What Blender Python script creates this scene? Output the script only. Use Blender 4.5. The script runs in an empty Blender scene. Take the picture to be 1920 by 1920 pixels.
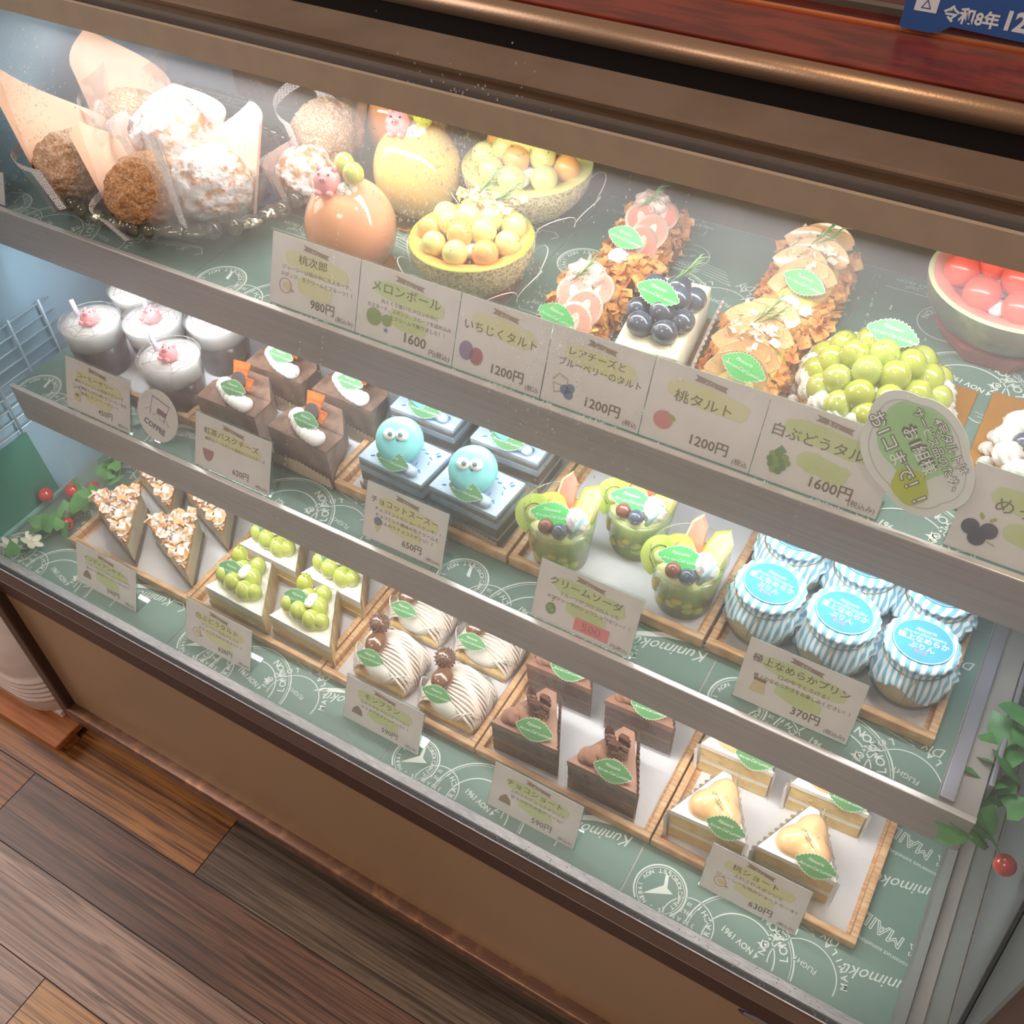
import bpy, bmesh, math, random
from mathutils import Matrix, Vector, noise, Euler
PI = math.pi
S = bpy.context.scene
C = S.collection
random.seed(7)
R = math.radians

# ------------------------------------------------------------------ camera
CZ = 1.33
cam = bpy.data.cameras.new('camera')
camo = bpy.data.objects.new('camera', cam)
C.objects.link(camo)
rt, dn, fw = (0.861898, 0.506198, -0.029922), (0.354598, -0.643848, -0.678026), (-0.362481, 0.573779, -0.734428)
camo.matrix_world = Matrix(((rt[0], -dn[0], -fw[0], 0), (rt[1], -dn[1], -fw[1], 0), (rt[2], -dn[2], -fw[2], CZ), (0, 0, 0, 1)))
cam.sensor_width = 36
cam.lens = 1907.9 / 1920 * 36
cam.clip_start = 0.01
S.camera = camo

# ------------------------------------------------------------------ world, exposure, main lights
w = bpy.data.worlds.new('world'); S.world = w; w.use_nodes = True
w.node_tree.nodes['Background'].inputs[0].default_value = (0.62, 0.48, 0.40, 1)
w.node_tree.nodes['Background'].inputs[1].default_value = 0.55
S.view_settings.view_transform = 'Standard'
S.view_settings.look = 'None'
S.view_settings.gamma = 1
S.view_settings.exposure = 0.0
S.view_settings.use_curve_mapping = False
S.cycles.transparent_max_bounces = 32
S.cycles.max_bounces = 8
S.cycles.use_denoising = True
S.cycles.use_adaptive_sampling = False
S.cycles.caustics_reflective = False
S.cycles.caustics_refractive = False

def area(name, loc, size, power, col, rot):
    l = bpy.data.lights.new(name, 'AREA'); l.shape = 'RECTANGLE'; l.size, l.size_y = size
    l.energy = power; l.color = col
    o = bpy.data.objects.new(name, l); C.objects.link(o); o.location = loc; o.rotation_euler = rot
    return o
COOL = (1.0, 0.97, 0.94)
area('shelf_light_top', (-0.40, 0.658, 0.952), (1.04, 0.03), 2.2, COOL, (R(8), 0, 0))
area('shelf_light_middle', (-0.43, 0.560, 0.752), (1.02, 0.022), 2.1, (0.96, 0.98, 1.0), (R(-8), 0, 0))
area('shelf_light_bottom', (-0.42, 0.482, 0.574), (1.02, 0.025), 1.9, (1.0, 0.98, 0.95), (R(-8), 0, 0))
# lights of the shop: window side on the left, a warm spot on the right
area('window_light', (-2.5, 0.0, 2.0), (1.3, 1.0), 26, (1.0, 0.93, 0.88), (0, R(-52), 0))
area('ceiling_lamp_left', (-0.5, -0.9, 2.5), (0.6, 0.6), 26, (1.0, 0.88, 0.78), (R(-18), 0, 0))
area('ceiling_lamp_right', (0.35, 0.5, 2.5), (0.16, 0.16), 9, (1.0, 0.74, 0.50), (0, R(8), 0))

# ------------------------------------------------------------------ materials
def hx(h):
    h = h.lstrip('#')
    c = [int(h[i:i+2], 16) / 255 for i in (0, 2, 4)]
    return tuple((x / 12.92 if x <= .04045 else ((x + .055) / 1.055) ** 2.4) for x in c) + (1,)

MC = {}
def M(name, col='#ffffff', r=.5, m=0, col2=None, vs=40, vlo=.4, vhi=.6, bump=0, bs=60, coat=0, sss=0, trans=0, alpha=1, spec=.5, stretch=None, ior=1.45):
    if name in MC: return MC[name]
    mt = bpy.data.materials.new(name); mt.use_nodes = True
    nt = mt.node_tree; b = nt.nodes['Principled BSDF']; L = nt.links
    b.inputs['Base Color'].default_value = hx(col); b.inputs['Roughness'].default_value = r
    b.inputs['Metallic'].default_value = m; b.inputs['Coat Weight'].default_value = coat
    b.inputs['Coat Roughness'].default_value = .08
    b.inputs['Transmission Weight'].default_value = trans; b.inputs['Alpha'].default_value = alpha
    b.inputs['Specular IOR Level'].default_value = spec; b.inputs['IOR'].default_value = ior
    if sss:
        b.inputs['Subsurface Weight'].default_value = sss; b.inputs['Subsurface Scale'].default_value = .006
    tc = nt.nodes.new('ShaderNodeTexCoord'); src = tc.outputs['Object']
    if stretch:
        mp = nt.nodes.new('ShaderNodeMapping'); mp.inputs['Scale'].default_value = stretch
        L.new(src, mp.inputs[0]); src = mp.outputs[0]
    if col2 is None and not bump:
        c = hx(col); col2v = tuple(x * .94 for x in c[:3]) + (1,)
    else: col2v = hx(col2) if col2 else hx(col)
    n = nt.nodes.new('ShaderNodeTexNoise'); n.inputs['Scale'].default_value = vs; n.inputs['Detail'].default_value = 6
    L.new(src, n.inputs['Vector'])
    rp = nt.nodes.new('ShaderNodeValToRGB'); rp.color_ramp.elements[0].position = vlo; rp.color_ramp.elements[1].position = vhi
    rp.color_ramp.elements[0].color = hx(col); rp.color_ramp.elements[1].color = col2v
    L.new(n.outputs['Fac'], rp.inputs[0]); L.new(rp.outputs[0], b.inputs['Base Color'])
    if bump:
        n2 = nt.nodes.new('ShaderNodeTexNoise'); n2.inputs['Scale'].default_value = bs; n2.inputs['Detail'].default_value = 8
        bp = nt.nodes.new('ShaderNodeBump'); bp.inputs['Strength'].default_value = bump; bp.inputs['Distance'].default_value = .004
        L.new(src, n2.inputs['Vector']); L.new(n2.outputs['Fac'], bp.inputs['Height']); L.new(bp.outputs[0], b.inputs['Normal'])
    MC[name] = mt; return mt

def clear(name, tint='#ffffff', refl=.18, rough=.06, milky=0.0, milkcol='#ffffff', bump=0, bs=60):
    """thin see-through sheet: transparent + rim reflection + an optional milky veil"""
    if name in MC: return MC[name]
    mt = bpy.data.materials.new(name); mt.use_nodes = True; nt = mt.node_tree; L = nt.links
    for x in list(nt.nodes): nt.nodes.remove(x)
    out = nt.nodes.new('ShaderNodeOutputMaterial')
    tr = nt.nodes.new('ShaderNodeBsdfTransparent'); tr.inputs[0].default_value = hx(tint)
    gl = nt.nodes.new('ShaderNodeBsdfGlossy'); gl.inputs['Roughness'].default_value = rough
    lw = nt.nodes.new('ShaderNodeLayerWeight'); lw.inputs[0].default_value = .35
    mr = nt.nodes.new('ShaderNodeMapRange'); mr.inputs[3].default_value = .04; mr.inputs[4].default_value = refl
    mr.inputs[2].default_value = 1
    L.new(lw.outputs['Fresnel'], mr.inputs[0])
    m1 = nt.nodes.new('ShaderNodeMixShader'); L.new(mr.outputs[0], m1.inputs[0]); L.new(tr.outputs[0], m1.inputs[1]); L.new(gl.outputs[0], m1.inputs[2])
    last = m1
    if bump:
        tc = nt.nodes.new('ShaderNodeTexCoord'); n2 = nt.nodes.new('ShaderNodeTexNoise'); n2.inputs['Scale'].default_value = bs
        bp = nt.nodes.new('ShaderNodeBump'); bp.inputs['Strength'].default_value = bump; bp.inputs['Distance'].default_value = .004
        L.new(tc.outputs['Object'], n2.inputs['Vector']); L.new(n2.outputs['Fac'], bp.inputs['Height']); L.new(bp.outputs[0], gl.inputs['Normal']); L.new(bp.outputs[0], lw.inputs['Normal'])
    if milky:
        df = nt.nodes.new('ShaderNodeBsdfDiffuse'); df.inputs[0].default_value = hx(milkcol)
        tl = nt.nodes.new('ShaderNodeBsdfTranslucent'); tl.inputs[0].default_value = hx(milkcol)
        m2 = nt.nodes.new('ShaderNodeMixShader'); m2.inputs[0].default_value = .5
        L.new(df.outputs[0], m2.inputs[1]); L.new(tl.outputs[0], m2.inputs[2])
        m3 = nt.nodes.new('ShaderNodeMixShader'); m3.inputs[0].default_value = milky
        L.new(m1.outputs[0], m3.inputs[1]); L.new(m2.outputs[0], m3.inputs[2]); last = m3
    L.new(last.outputs[0], out.inputs[0]); MC[name] = mt; return mt

def fog_glass():
    """front pane: clear glass misted with condensation, in uneven patches"""
    mt = clear('misted_glass', '#fbfffd', .10, .03, milky=.2, milkcol='#f2f5ff')
    nt = mt.node_tree; L = nt.links
    m3 = [n for n in nt.nodes if n.bl_idname == 'ShaderNodeMixShader'][-1]
    tl = [n for n in nt.nodes if n.bl_idname == 'ShaderNodeBsdfTranslucent'][0]
    m2 = [n for n in nt.nodes if n.bl_idname == 'ShaderNodeMixShader'][-2]; m2.inputs[0].default_value = .8
    tc = nt.nodes.new('ShaderNodeTexCoord')
    n = nt.nodes.new('ShaderNodeTexNoise'); n.inputs['Scale'].default_value = 5; n.inputs['Detail'].default_value = 3
    mr = nt.nodes.new('ShaderNodeMapRange'); mr.inputs[1].default_value = .3; mr.inputs[2].default_value = .7
    mr.inputs[3].default_value = .15; mr.inputs[4].default_value = .27
    L.new(tc.outputs['Object'], n.inputs['Vector']); L.new(n.outputs['Fac'], mr.inputs[0]); L.new(mr.outputs[0], m3.inputs[0])
    return mt

def plank_mat(name, a, b, dark, off):
    mt = bpy.data.materials.new(name); mt.use_nodes = True; nt = mt.node_tree; L = nt.links
    p = nt.nodes['Principled BSDF']; p.inputs['Roughness'].default_value = .34
    tc = nt.nodes.new('ShaderNodeTexCoord'); mp = nt.nodes.new('ShaderNodeMapping')
    mp.inputs['Scale'].default_value = (2.2, 26, 1); mp.inputs['Location'].default_value = (off, off * 3, 0)
    wv = nt.nodes.new('ShaderNodeTexNoise'); wv.inputs['Scale'].default_value = 1.0; wv.inputs['Detail'].default_value = 5; wv.inputs['Distortion'].default_value = .7
    rp = nt.nodes.new('ShaderNodeValToRGB'); e = rp.color_ramp.elements
    e[0].position = .3; e[0].color = hx(a); e[1].position = .62; e[1].color = hx(b)
    mp2 = nt.nodes.new('ShaderNodeMapping'); mp2.inputs['Scale'].default_value = (5, 190, 1); mp2.inputs['Location'].default_value = (off, off, 0)
    n2 = nt.nodes.new('ShaderNodeTexNoise'); n2.inputs['Scale'].default_value = 1; n2.inputs['Detail'].default_value = 4; n2.inputs['Distortion'].default_value = 1.2
    rp2 = nt.nodes.new('ShaderNodeValToRGB'); rp2.color_ramp.elements[0].position = .36; rp2.color_ramp.elements[1].position = .56
    rp2.color_ramp.elements[0].color = (.85, .85, .85, 1); rp2.color_ramp.elements[1].color = (0, 0, 0, 1)
    mx = nt.nodes.new('ShaderNodeMix'); mx.data_type = 'RGBA'; mx.inputs[7].default_value = hx(dark)
    # cathedral figure
    mp3 = nt.nodes.new('ShaderNodeMapping'); mp3.inputs['Scale'].default_value = (1.6, 17, 1); mp3.inputs['Location'].default_value = (off * 2, off * 5, 0)
    n3 = nt.nodes.new('ShaderNodeTexWave'); n3.wave_type = 'RINGS'; n3.inputs['Scale'].default_value = .55; n3.inputs['Distortion'].default_value = 2.5; n3.inputs['Detail'].default_value = 2
    rp3 = nt.nodes.new('ShaderNodeValToRGB'); rp3.color_ramp.elements[0].position = .0; rp3.color_ramp.elements[1].position = .12
    rp3.color_ramp.elements[0].color = (.55, .55, .55, 1); rp3.color_ramp.elements[1].color = (0, 0, 0, 1)
    mx2 = nt.nodes.new('ShaderNodeMix'); mx2.data_type = 'RGBA'; mx2.inputs[7].default_value = hx(dark)
    for q in (mp, mp2, mp3): L.new(tc.outputs['Object'], q.inputs[0])
    L.new(mp.outputs[0], wv.inputs['Vector']); L.new(wv.outputs['Fac'], rp.inputs[0])
    L.new(mp2.outputs[0], n2.inputs['Vector']); L.new(n2.outputs['Fac'], rp2.inputs[0])
    L.new(mp3.outputs[0], n3.inputs['Vector']); L.new(n3.outputs['Fac'], rp3.inputs[0])
    L.new(rp2.outputs[0], mx.inputs[0]); L.new(rp.outputs[0], mx.inputs[6])
    L.new(rp3.outputs[0], mx2.inputs[0]); L.new(mx.outputs[2], mx2.inputs[6]); L.new(mx2.outputs[2], p.inputs['Base Color'])
    return mt

def net_mat(name, base, line, sc=170, w=.05, bump=.5):
    if name in MC: return MC[name]
    mt = bpy.data.materials.new(name); mt.use_nodes = True; nt = mt.node_tree; L = nt.links
    p = nt.nodes['Principled BSDF']; p.inputs['Roughness'].default_value = .6
    tc = nt.nodes.new('ShaderNodeTexCoord'); n = nt.nodes.new('ShaderNodeTexNoise'); n.inputs['Scale'].default_value = 60
    mxv = nt.nodes.new('ShaderNodeMix'); mxv.data_type = 'VECTOR'; mxv.inputs[0].default_value = .02
    v = nt.nodes.new('ShaderNodeTexVoronoi'); v.feature = 'DISTANCE_TO_EDGE'; v.inputs['Scale'].default_value = sc
    rp = nt.nodes.new('ShaderNodeValToRGB'); rp.color_ramp.elements[0].position = w; rp.color_ramp.elements[1].position = w * 2.4
    rp.color_ramp.elements[0].color = hx(line); rp.color_ramp.elements[1].color = hx(base)
    bp = nt.nodes.new('ShaderNodeBump'); bp.invert = True; bp.inputs['Strength'].default_value = bump; bp.inputs['Distance'].default_value = .002
    L.new(tc.outputs['Object'], n.inputs['Vector']); L.new(tc.outputs['Object'], mxv.inputs[4]); L.new(n.outputs['Color'], mxv.inputs[5])
    L.new(mxv.outputs[1], v.inputs['Vector']); L.new(v.outputs[0], rp.inputs[0]); L.new(rp.outputs[0], p.inputs['Base Color'])
    L.new(v.outputs[0], bp.inputs['Height']); L.new(bp.outputs[0], p.inputs['Normal'])
    MC[name] = mt; return mt

def lace_mat():
    """white printed lace band on a clear film: rows of round holes"""
    mt = bpy.data.materials.new('lace_print'); mt.use_nodes = True; nt = mt.node_tree; L = nt.links
    p = nt.nodes['Principled BSDF']; p.inputs['Base Color'].default_value = (.86, .86, .88, 1); p.inputs['Roughness'].default_value = .5
    tc = nt.nodes.new('ShaderNodeTexCoord'); v = nt.nodes.new('ShaderNodeTexVoronoi'); v.inputs['Scale'].default_value = 430; v.inputs['Randomness'].default_value = .25
    mth = nt.nodes.new('ShaderNodeMapRange'); mth.inputs[1].default_value = .30; mth.inputs[2].default_value = .36; mth.inputs[3].default_value = .08; mth.inputs[4].default_value = .92
    L.new(tc.outputs['Object'], v.inputs['Vector']); L.new(v.outputs[0], mth.inputs[0]); L.new(mth.outputs[0], p.inputs['Alpha'])
    return mt

# ------------------------------------------------------------------ mesh helpers
class MB:
    def __init__(s): s.v = []; s.f = []; s.m = []; s.s = []
    def add(s, vf, mi=0, smooth=True, mx=None):
        v, f = vf; o = len(s.v)
        s.v += [tuple(mx @ Vector(p)) for p in v] if mx is not None else [tuple(p) for p in v]
        for q in f: s.f.append(tuple(i + o for i in q)); s.m.append(mi); s.s.append(smooth)
        return s
    def build(s, name, mats, parent=None, loc=None, mx=None):
        me = bpy.data.meshes.new(name); me.from_pydata(s.v, [], s.f)
        me.polygons.foreach_set('material_index', s.m); me.polygons.foreach_set('use_smooth', s.s)
        for t in (mats if isinstance(mats, (list, tuple)) else [mats]): me.materials.append(t)
        me.update()
        o = bpy.data.objects.new(name, me); C.objects.link(o)
        if parent: o.parent = parent
        if loc: o.location = loc
        if mx is not None: o.matrix_local = mx
        return o

def P1(name, vf, mats, parent=None, smooth=True, mx=None, loc=None):
    return MB().add(vf, 0, smooth, mx).build(name, mats, parent, loc)

def T(name, label, cat, loc=(0, 0, 0), rz=0, group=None):
    o = bpy.data.objects.new(name, None); C.objects.link(o); o.empty_display_size = .02
    o.location = loc; o.rotation_euler = (0, 0, rz); o['label'] = label; o['category'] = cat
    if group: o['group'] = group
    return o
def tag(o, label, cat, group=None, kind=None):
    if label: o['label'] = label
    if cat: o['category'] = cat
    if group: o['group'] = group
    if kind: o['kind'] = kind
    return o
KIDS = {}
def kids(o): return [c for c in bpy.data.objects if c.parent == o]
def dup(root, loc, rz=0, label=None, group=None, sc=None):
    def cp(o, par):
        c = o.copy(); C.objects.link(c)
        if par: c.parent = par
        for k in KIDS.setdefault(o.name, kids(o)): cp(k, c)
        return c
    c = cp(root, None); c.location = loc; c.rotation_euler = (0, 0, rz)
    if label: c['label'] = label
    if group: c['group'] = group
    if sc: c.scale = (sc, sc, sc)
    return c

_bx = {}
def box(cx, cy, cz, sx, sy, sz, b=0):
    bm = bmesh.new(); bmesh.ops.create_cube(bm, size=1)
    bmesh.ops.scale(bm, vec=(sx, sy, sz), verts=bm.verts)
    if b: bmesh.ops.bevel(bm, geom=list(bm.edges), offset=b, segments=2, profile=.5, affect='EDGES')
    bmesh.ops.translate(bm, vec=(cx, cy, cz), verts=bm.verts)
    bm.verts.index_update()
    r = ([tuple(v.co) for v in bm.verts], [tuple(v.index for v in f.verts) for f in bm.faces]); bm.free(); return r
def box2(x0, x1, y0, y1, z0, z1, b=0): return box((x0+x1)/2, (y0+y1)/2, (z0+z1)/2, x1-x0, y1-y0, z1-z0, b)
def ell(c, r, nu=16, nv=10, disp=None):
    if not hasattr(r, '__len__'): r = (r, r, r)
    v = []; f = []
    for j in range(nv + 1):
        th = PI * j / nv
        for i in range(nu):
            ph = 2 * PI * i / nu
            d = Vector((math.sin(th) * math.cos(ph), math.sin(th) * math.sin(ph), math.cos(th)))
            k = 1 + (disp(d) if disp else 0)
            v.append((c[0] + r[0] * d.x * k, c[1] + r[1] * d.y * k, c[2] + r[2] * d.z * k))
    for j in range(nv):
        for i in range(nu):
            a = j * nu + i; b = j * nu + (i + 1) % nu
            f.append((a, a + nu, b + nu, b))
    return v, f
def lathe(prof, n=32, wob=None, c=(0, 0, 0)):
    v = []; f = []
    for j, (r, z) in enumerate(prof):
        for i in range(n):
            a = 2 * PI * i / n; k, dz = wob(a, j / (len(prof) - 1)) if wob else (1, 0)
            v.append((c[0] + r * k * math.cos(a), c[1] + r * k * math.sin(a), c[2] + z + dz))
    for j in range(len(prof) - 1):
        for i in range(n):
            a = j * n + i; b = j * n + (i + 1) % n
            f.append((a, b, b + n, a + n))
    return v, f
def tube(pts, r, n=6, closed=False):
    pts = [Vector(p) for p in pts]; v = []; f = []; N = len(pts)
    up = Vector((0, 0, 1))
    for k, p in enumerate(pts):
        if closed: d = pts[(k + 1) % N] - pts[k - 1]
        else: d = pts[min(k + 1, N - 1)] - pts[max(k - 1, 0)]
        if d.length < 1e-9: d = Vector((0, 0, 1))
        d.normalize(); a = d.cross(up)
        if a.length < .05: a = d.cross(Vector((1, 0, 0)))
        a.normalize(); b = d.cross(a)
        rr = r(k / (N - 1)) if callable(r) else r
        for i in range(n):
            t = 2 * PI * i / n; v.append(p + a * math.cos(t) * rr + b * math.sin(t) * rr)
    for k in range(N if closed else N - 1):
        for i in range(n):
            a = k * n + i; b = k * n + (i + 1) % n; e = ((k + 1) % N) * n
            f.append((a, b, e + (i + 1) % n, e + i))
    if not closed:
        f.append(tuple(range(n - 1, -1, -1))); f.append(tuple((N - 1) * n + i for i in range(n)))
    return v, f
def prism(poly, z0, z1, top=None):
    n = len(poly); top = top or poly
    v = [(x, y, z0) for x, y in poly] + [(x, y, z1) for x, y in top]
    f = [tuple(range(n - 1, -1, -1)), tuple(range(n, 2 * n))] + [(i, (i + 1) % n, n + (i + 1) % n, n + i) for i in range(n)]
    return v, f
def sheet(fn, nu, nv):
    v = [tuple(fn(i / nu, j / nv)) for j in range(nv + 1) for i in range(nu + 1)]
    f = [(j * (nu + 1) + i, j * (nu + 1) + i + 1, (j + 1) * (nu + 1) + i + 1, (j + 1) * (nu + 1) + i) for j in range(nv) for i in range(nu)]
    return v, f
def ring2(r, wd, z=0, a0=0, a1=2 * PI, n=48, c=(0, 0)):
    v = []; f = []
    for i in range(n + 1):
        a = a0 + (a1 - a0) * i / n
        for q in (r - wd / 2, r + wd / 2): v.append((c[0] + q * math.cos(a), c[1] + q * math.sin(a), z))
    for i in range(n): f.append((2 * i, 2 * i + 1, 2 * i + 3, 2 * i + 2))
    return v, f
def line2(pts, wd, z=0):
    v = []; f = []
    for k, p in enumerate(pts):
        a = Vector(pts[max(k - 1, 0)]); b = Vector(pts[min(k + 1, len(pts) - 1)]); d = (b - a).normalized()
        nx, ny = -d.y * wd / 2, d.x * wd / 2
        v += [(p[0] + nx, p[1] + ny, z), (p[0] - nx, p[1] - ny, z)]
    for k in range(len(pts) - 1): f.append((2 * k, 2 * k + 1, 2 * k + 3, 2 * k + 2))
    return v, f
def fan(pts, z=0):
    return [(x, y, z) for x, y in pts], [tuple(range(len(pts)))]
def TR(x=0, y=0, z=0, rx=0, ry=0, rz=0, s=1):
    return Matrix.Translation((x, y, z)) @ Euler((rx, ry, rz)).to_matrix().to_4x4() @ Matrix.Scale(s, 4)

# lettering: built from the font outlines as flat mesh
_tx = {}
def glyphs(s, bold=0., outline=False):
    k = (s, bold, outline)
    if k in _tx: return _tx[k]
    c = bpy.data.curves.new('t', 'FONT'); c.body = s; c.resolution_u = 2
    if outline: c.fill_mode = 'NONE'; c.bevel_depth = .022; c.bevel_resolution = 0
    else: c.offset = bold
    o = bpy.data.objects.new('t', c); C.objects.link(o)
    bpy.context.view_layer.update()
    e = o.evaluated_get(bpy.context.evaluated_depsgraph_get()); me = e.to_mesh()
    v = [(p.co.x, p.co.y, p.co.z * (.05 if outline else 0)) for p in me.vertices]; f = [tuple(q.vertices) for q in me.polygons]
    e.to_mesh_clear(); bpy.data.objects.remove(o); bpy.data.curves.remove(c)
    _tx[k] = (v, f); return _tx[k]
def text(s, size, x, y, z=0, al='c', rot=0, shear=0, bold=0., sx=1, outline=False, arch=0):
    v, f = glyphs(s, bold, outline)
    if not v: return [], []
    x0, x1 = min(p[0] for p in v), max(p[0] for p in v)
    ox = {'c': -(x0 + x1) / 2, 'l': -x0, 'r': -x1}[al]; cs, sn = math.cos(rot), math.sin(rot); o = []
    for px, py, pz in v:
        a = (px + ox) * size * sx + py * size * shear; b = (py - .35) * size
        o.append((x + a * cs - b * sn, y + a * sn + b * cs, z + pz * size))
    return o, f
def arctext(mb, s, size, cx, cy, r, a_mid, z=0, step=1.0, inward=False, mi=0, bold=.015):
    """letters around a circle; a_mid = angle of the middle"""
    n = len(s); da = size * .82 * step / r
    for i, ch in enumerate(s):
        if ch == ' ': continue
        k = i - (n - 1) / 2
        a = a_mid + (k * da if inward else -k * da)
        rot = a + PI / 2 if inward else a - PI / 2
        mb.add(text(ch, size, cx + r * math.cos(a), cy + r * math.sin(a), z, rot=rot, bold=bold), mi, False)

# ------------------------------------------------------------------ common materials
METAL = M('grey_metal', '#a8a29f', .42, .25, col2='#b0aaa8', vs=14, stretch=(1, 1, 30))
BRONZE = M('bronze_metal', '#8a7462', .38, .6, col2='#7d6756', vs=10, bump=.05, bs=300)
DBROWN = M('dark_brown_metal', '#4a362e', .38, .35)
BLACK = M('black_rubber', '#0b0b0c', .5)
SILVER = M('silver_trim', '#e6e3ea', .3, .5, col2='#b9b6bd', vs=30, stretch=(3, 60, 60))
TAN = M('tan_enamel', '#9c8062', .28, 0, col2='#967a5c', vs=3)
GREENP = M('sage_green_paper', '#728f87', .55, col2='#6a867e', vs=9)
INK = M('white_ink', '#dfe9e4', .6)
WOODT = M('pale_tray_wood', '#dcb78e', .5, col2='#c6956a', vs=8, stretch=(6, 60, 6))
PAPER = M('white_paper', '#d6d4d8', .6)
CARD = M('card_paper', '#dcd8d6', .45)
CINK = M('brown_print_ink', '#6b5d45', .6)
CREAM = M('whipped_cream', '#f7f3ef', .45, sss=.15)
BLUEW = M('pale_blue_enamel', '#a2c4da', .3, 0, col2='#98bcd4', vs=3)
TEAL = M('teal_plastic', '#3f8070', .4, col2='#47897a', vs=4)
FILM = clear('clear_film', '#fdfdfd', .5, .12, milky=.05)
CUP = clear('clear_cup_plastic', '#fbfdfc', .5, .05, milky=.04)
ACRY = clear('clear_acrylic', '#f4fffb', .5, .03, milky=.03)
WOODD = M('dark_wood_board', '#b07a50', .5, col2='#96603c', vs=8, stretch=(4, 50, 4))

# ================================================================== the room
def floor():
    mats = [plank_mat('oak_orange', '#a8743e', '#84522a', '#482614', 1.3), plank_mat('oak_grey', '#786656', '#5a493c', '#33261f', 4.1),
            plank_mat('oak_red_brown', '#815e4c', '#5b4135', '#35211a', 7.7), plank_mat('oak_rose', '#a98e80', '#876c5f', '#523a30', 2.9), plank_mat('oak_tan', '#c49a6a', '#a87c50', '#6a4426', 9.4)]
    seam = M('plank_seam', '#1d120d', .7)
    rows = {}
    # row k spans y = .158 + .0975*k ; explicit seams read for the rows the camera sees
    seams = {0: [(-1.004, 2), (9, 2)], 1: [(-.696, 0), (9, 1)], -1: [(-1.25, 1), (9, 3)], -2: [(-.768, 3), (.2, 4), (9, 0)]}
    mb = MB(); g = .0007
    rnd = random.Random(3)
    for k in range(-16, 14):
        y0 = .158 + .0975 * k; y1 = y0 + .0975
        cuts = []
        if k in seams:
            left = {0: 3, 1: 0, -1: 1, -2: 3}[k]
            sm = seams[k]
            xs = [-3.0] + [a for a, _ in sm if a < 3] + [2.0]; ids = {0: [2, 2] if False else [0, 2], 1: [0, 1], -1: [2, 3], -2: [3, 4, 0]}[k]
        else:
            xs = [-3.0]; ids = []
            while xs[-1] < 2.0: xs.append(xs[-1] + rnd.uniform(.5, .9)); ids.append(rnd.randrange(5))
            xs[-1] = 2.0
        for i in range(len(xs) - 1):
            x0, x1 = xs[i], xs[i + 1]
            mb.add(([(x0 + g, y0 + g, 0), (x1 - g, y0 + g, 0), (x1 - g, y1 - g, 0), (x0 + g, y1 - g, 0)], [(0, 1, 2, 3)]), ids[i], False)
    mb.add(([(-3, -1.5, -.001), (2, -1.5, -.001), (2, 1.6, -.001), (-3, 1.6, -.001)], [(0, 1, 2, 3)]), 5, False)
    o = mb.build('floor', mats + [seam]); o['kind'] = 'structure'
floor()

# ================================================================== display case
ZB, ZM, ZT = .393, .599, .775
X0, X1 = -1.003, .155
case = T('display_case', 'refrigerated glass-fronted cake display case with tan lower panel and brown frame', 'display case', (-.42, .6, 0))
def cp(name, vf, mats, smooth=False, par=None): return P1(name, vf, mats, par or case, smooth, Matrix.Translation((.42, -.6, 0)))
def cpm(name, mb, mats, par=None):
    o = mb.build(name, mats, par or case); o.data.transform(Matrix.Translation((.42, -.6, 0))); return o
cp('front_panel', box2(-.955, .2, .338, .35, .1, .385), TAN)
kr = MB().add(box2(-.96, .2, .322, .345, .088, .113, .003)); cpm('kick_rail', kr, M('worn_brown_rail', '#6e4f3e', .35, .5, col2='#9a6d4a', vs=60, vlo=.5, vhi=.75))
cp('corner_post', box2(-.978, -.955, .325, .36, .075, .376, .003), DBROWN)
cp('corner_post', box2(-.998, -.980, .345, .37, .075, .376, .003), DBROWN)
cp('sill', box2(X0, .2, .334, .3465, .372, .402, .001), DBROWN)
cp('sill_edge', box2(X0, .2, .3462, .3472, .3965, .4035), SILVER)
cp('rubber_gasket', box2(X0, .2, .3472, .3545, .384, .396), BLACK)
cp('drain_trim', sheet(lambda u, v: (X0 + (X1 + .05 - X0) * u, .3545 + .0105 * v, .4005 - .003 * v), 1, 1), SILVER)
cp('deck', box2(X0, .158, .356, .95, .372, ZB - .001), METAL)
cp('plinth', box2(-.95, .15, .36, .93, .1, .371), DBROWN)
cp('side_panel', box2(X0 - .01, X0, .355, .95, .372, .97), BLUEW)
cp('rear_panel', box2(X0, X1, .95, .96, .372, .97), M('rear_door_panel', '#5d5147', .25))
# inner wall ledges at the right end
cp('side_ledge', box2(.118, .126, .37, .95, ZB, .412), M('grey_enamel', '#8f9494', .35, .2))
cp('side_ledge', box2(.128, .14, .36, .95, ZB, .402), METAL)
cp('side_channel', box2(.14, .1578, .356, .95, ZB - .02, .398), M('grey_enamel', '#8f9494'))
# slanted right end frame that carries the pane
def slant(x0, x1, off0, off1):
    p = [(.346, .395), (.643, .98)]; d = Vector((.297, .585)).normalized(); n = Vector((-d.y, d.x))
    q = [Vector(p[0]) + n * off0, Vector(p[1]) + n * off0, Vector(p[1]) + n * off1, Vector(p[0]) + n * off1]
    v = [(x, a.x, a.y) for x in (x0, x1) for a in q]
    return v, [(0, 1, 2, 3), (7, 6, 5, 4), (0, 4, 5, 1), (1, 5, 6, 2), (2, 6, 7, 3), (3, 7, 4, 0)]
cp('end_gasket', slant(.157, .168, -.012, .004), BLACK)
cp('end_frame', slant(.168, .2, -.014, .012), M('grey_brown_metal', '#6f625c', .35, .4))
cp('side_glass', box2(.158, .161, .36, .94, .402, .97), clear('misted_side_glass', '#e8eef0', .2, .1, milky=.62, milkcol='#aab4b8'))
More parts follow.
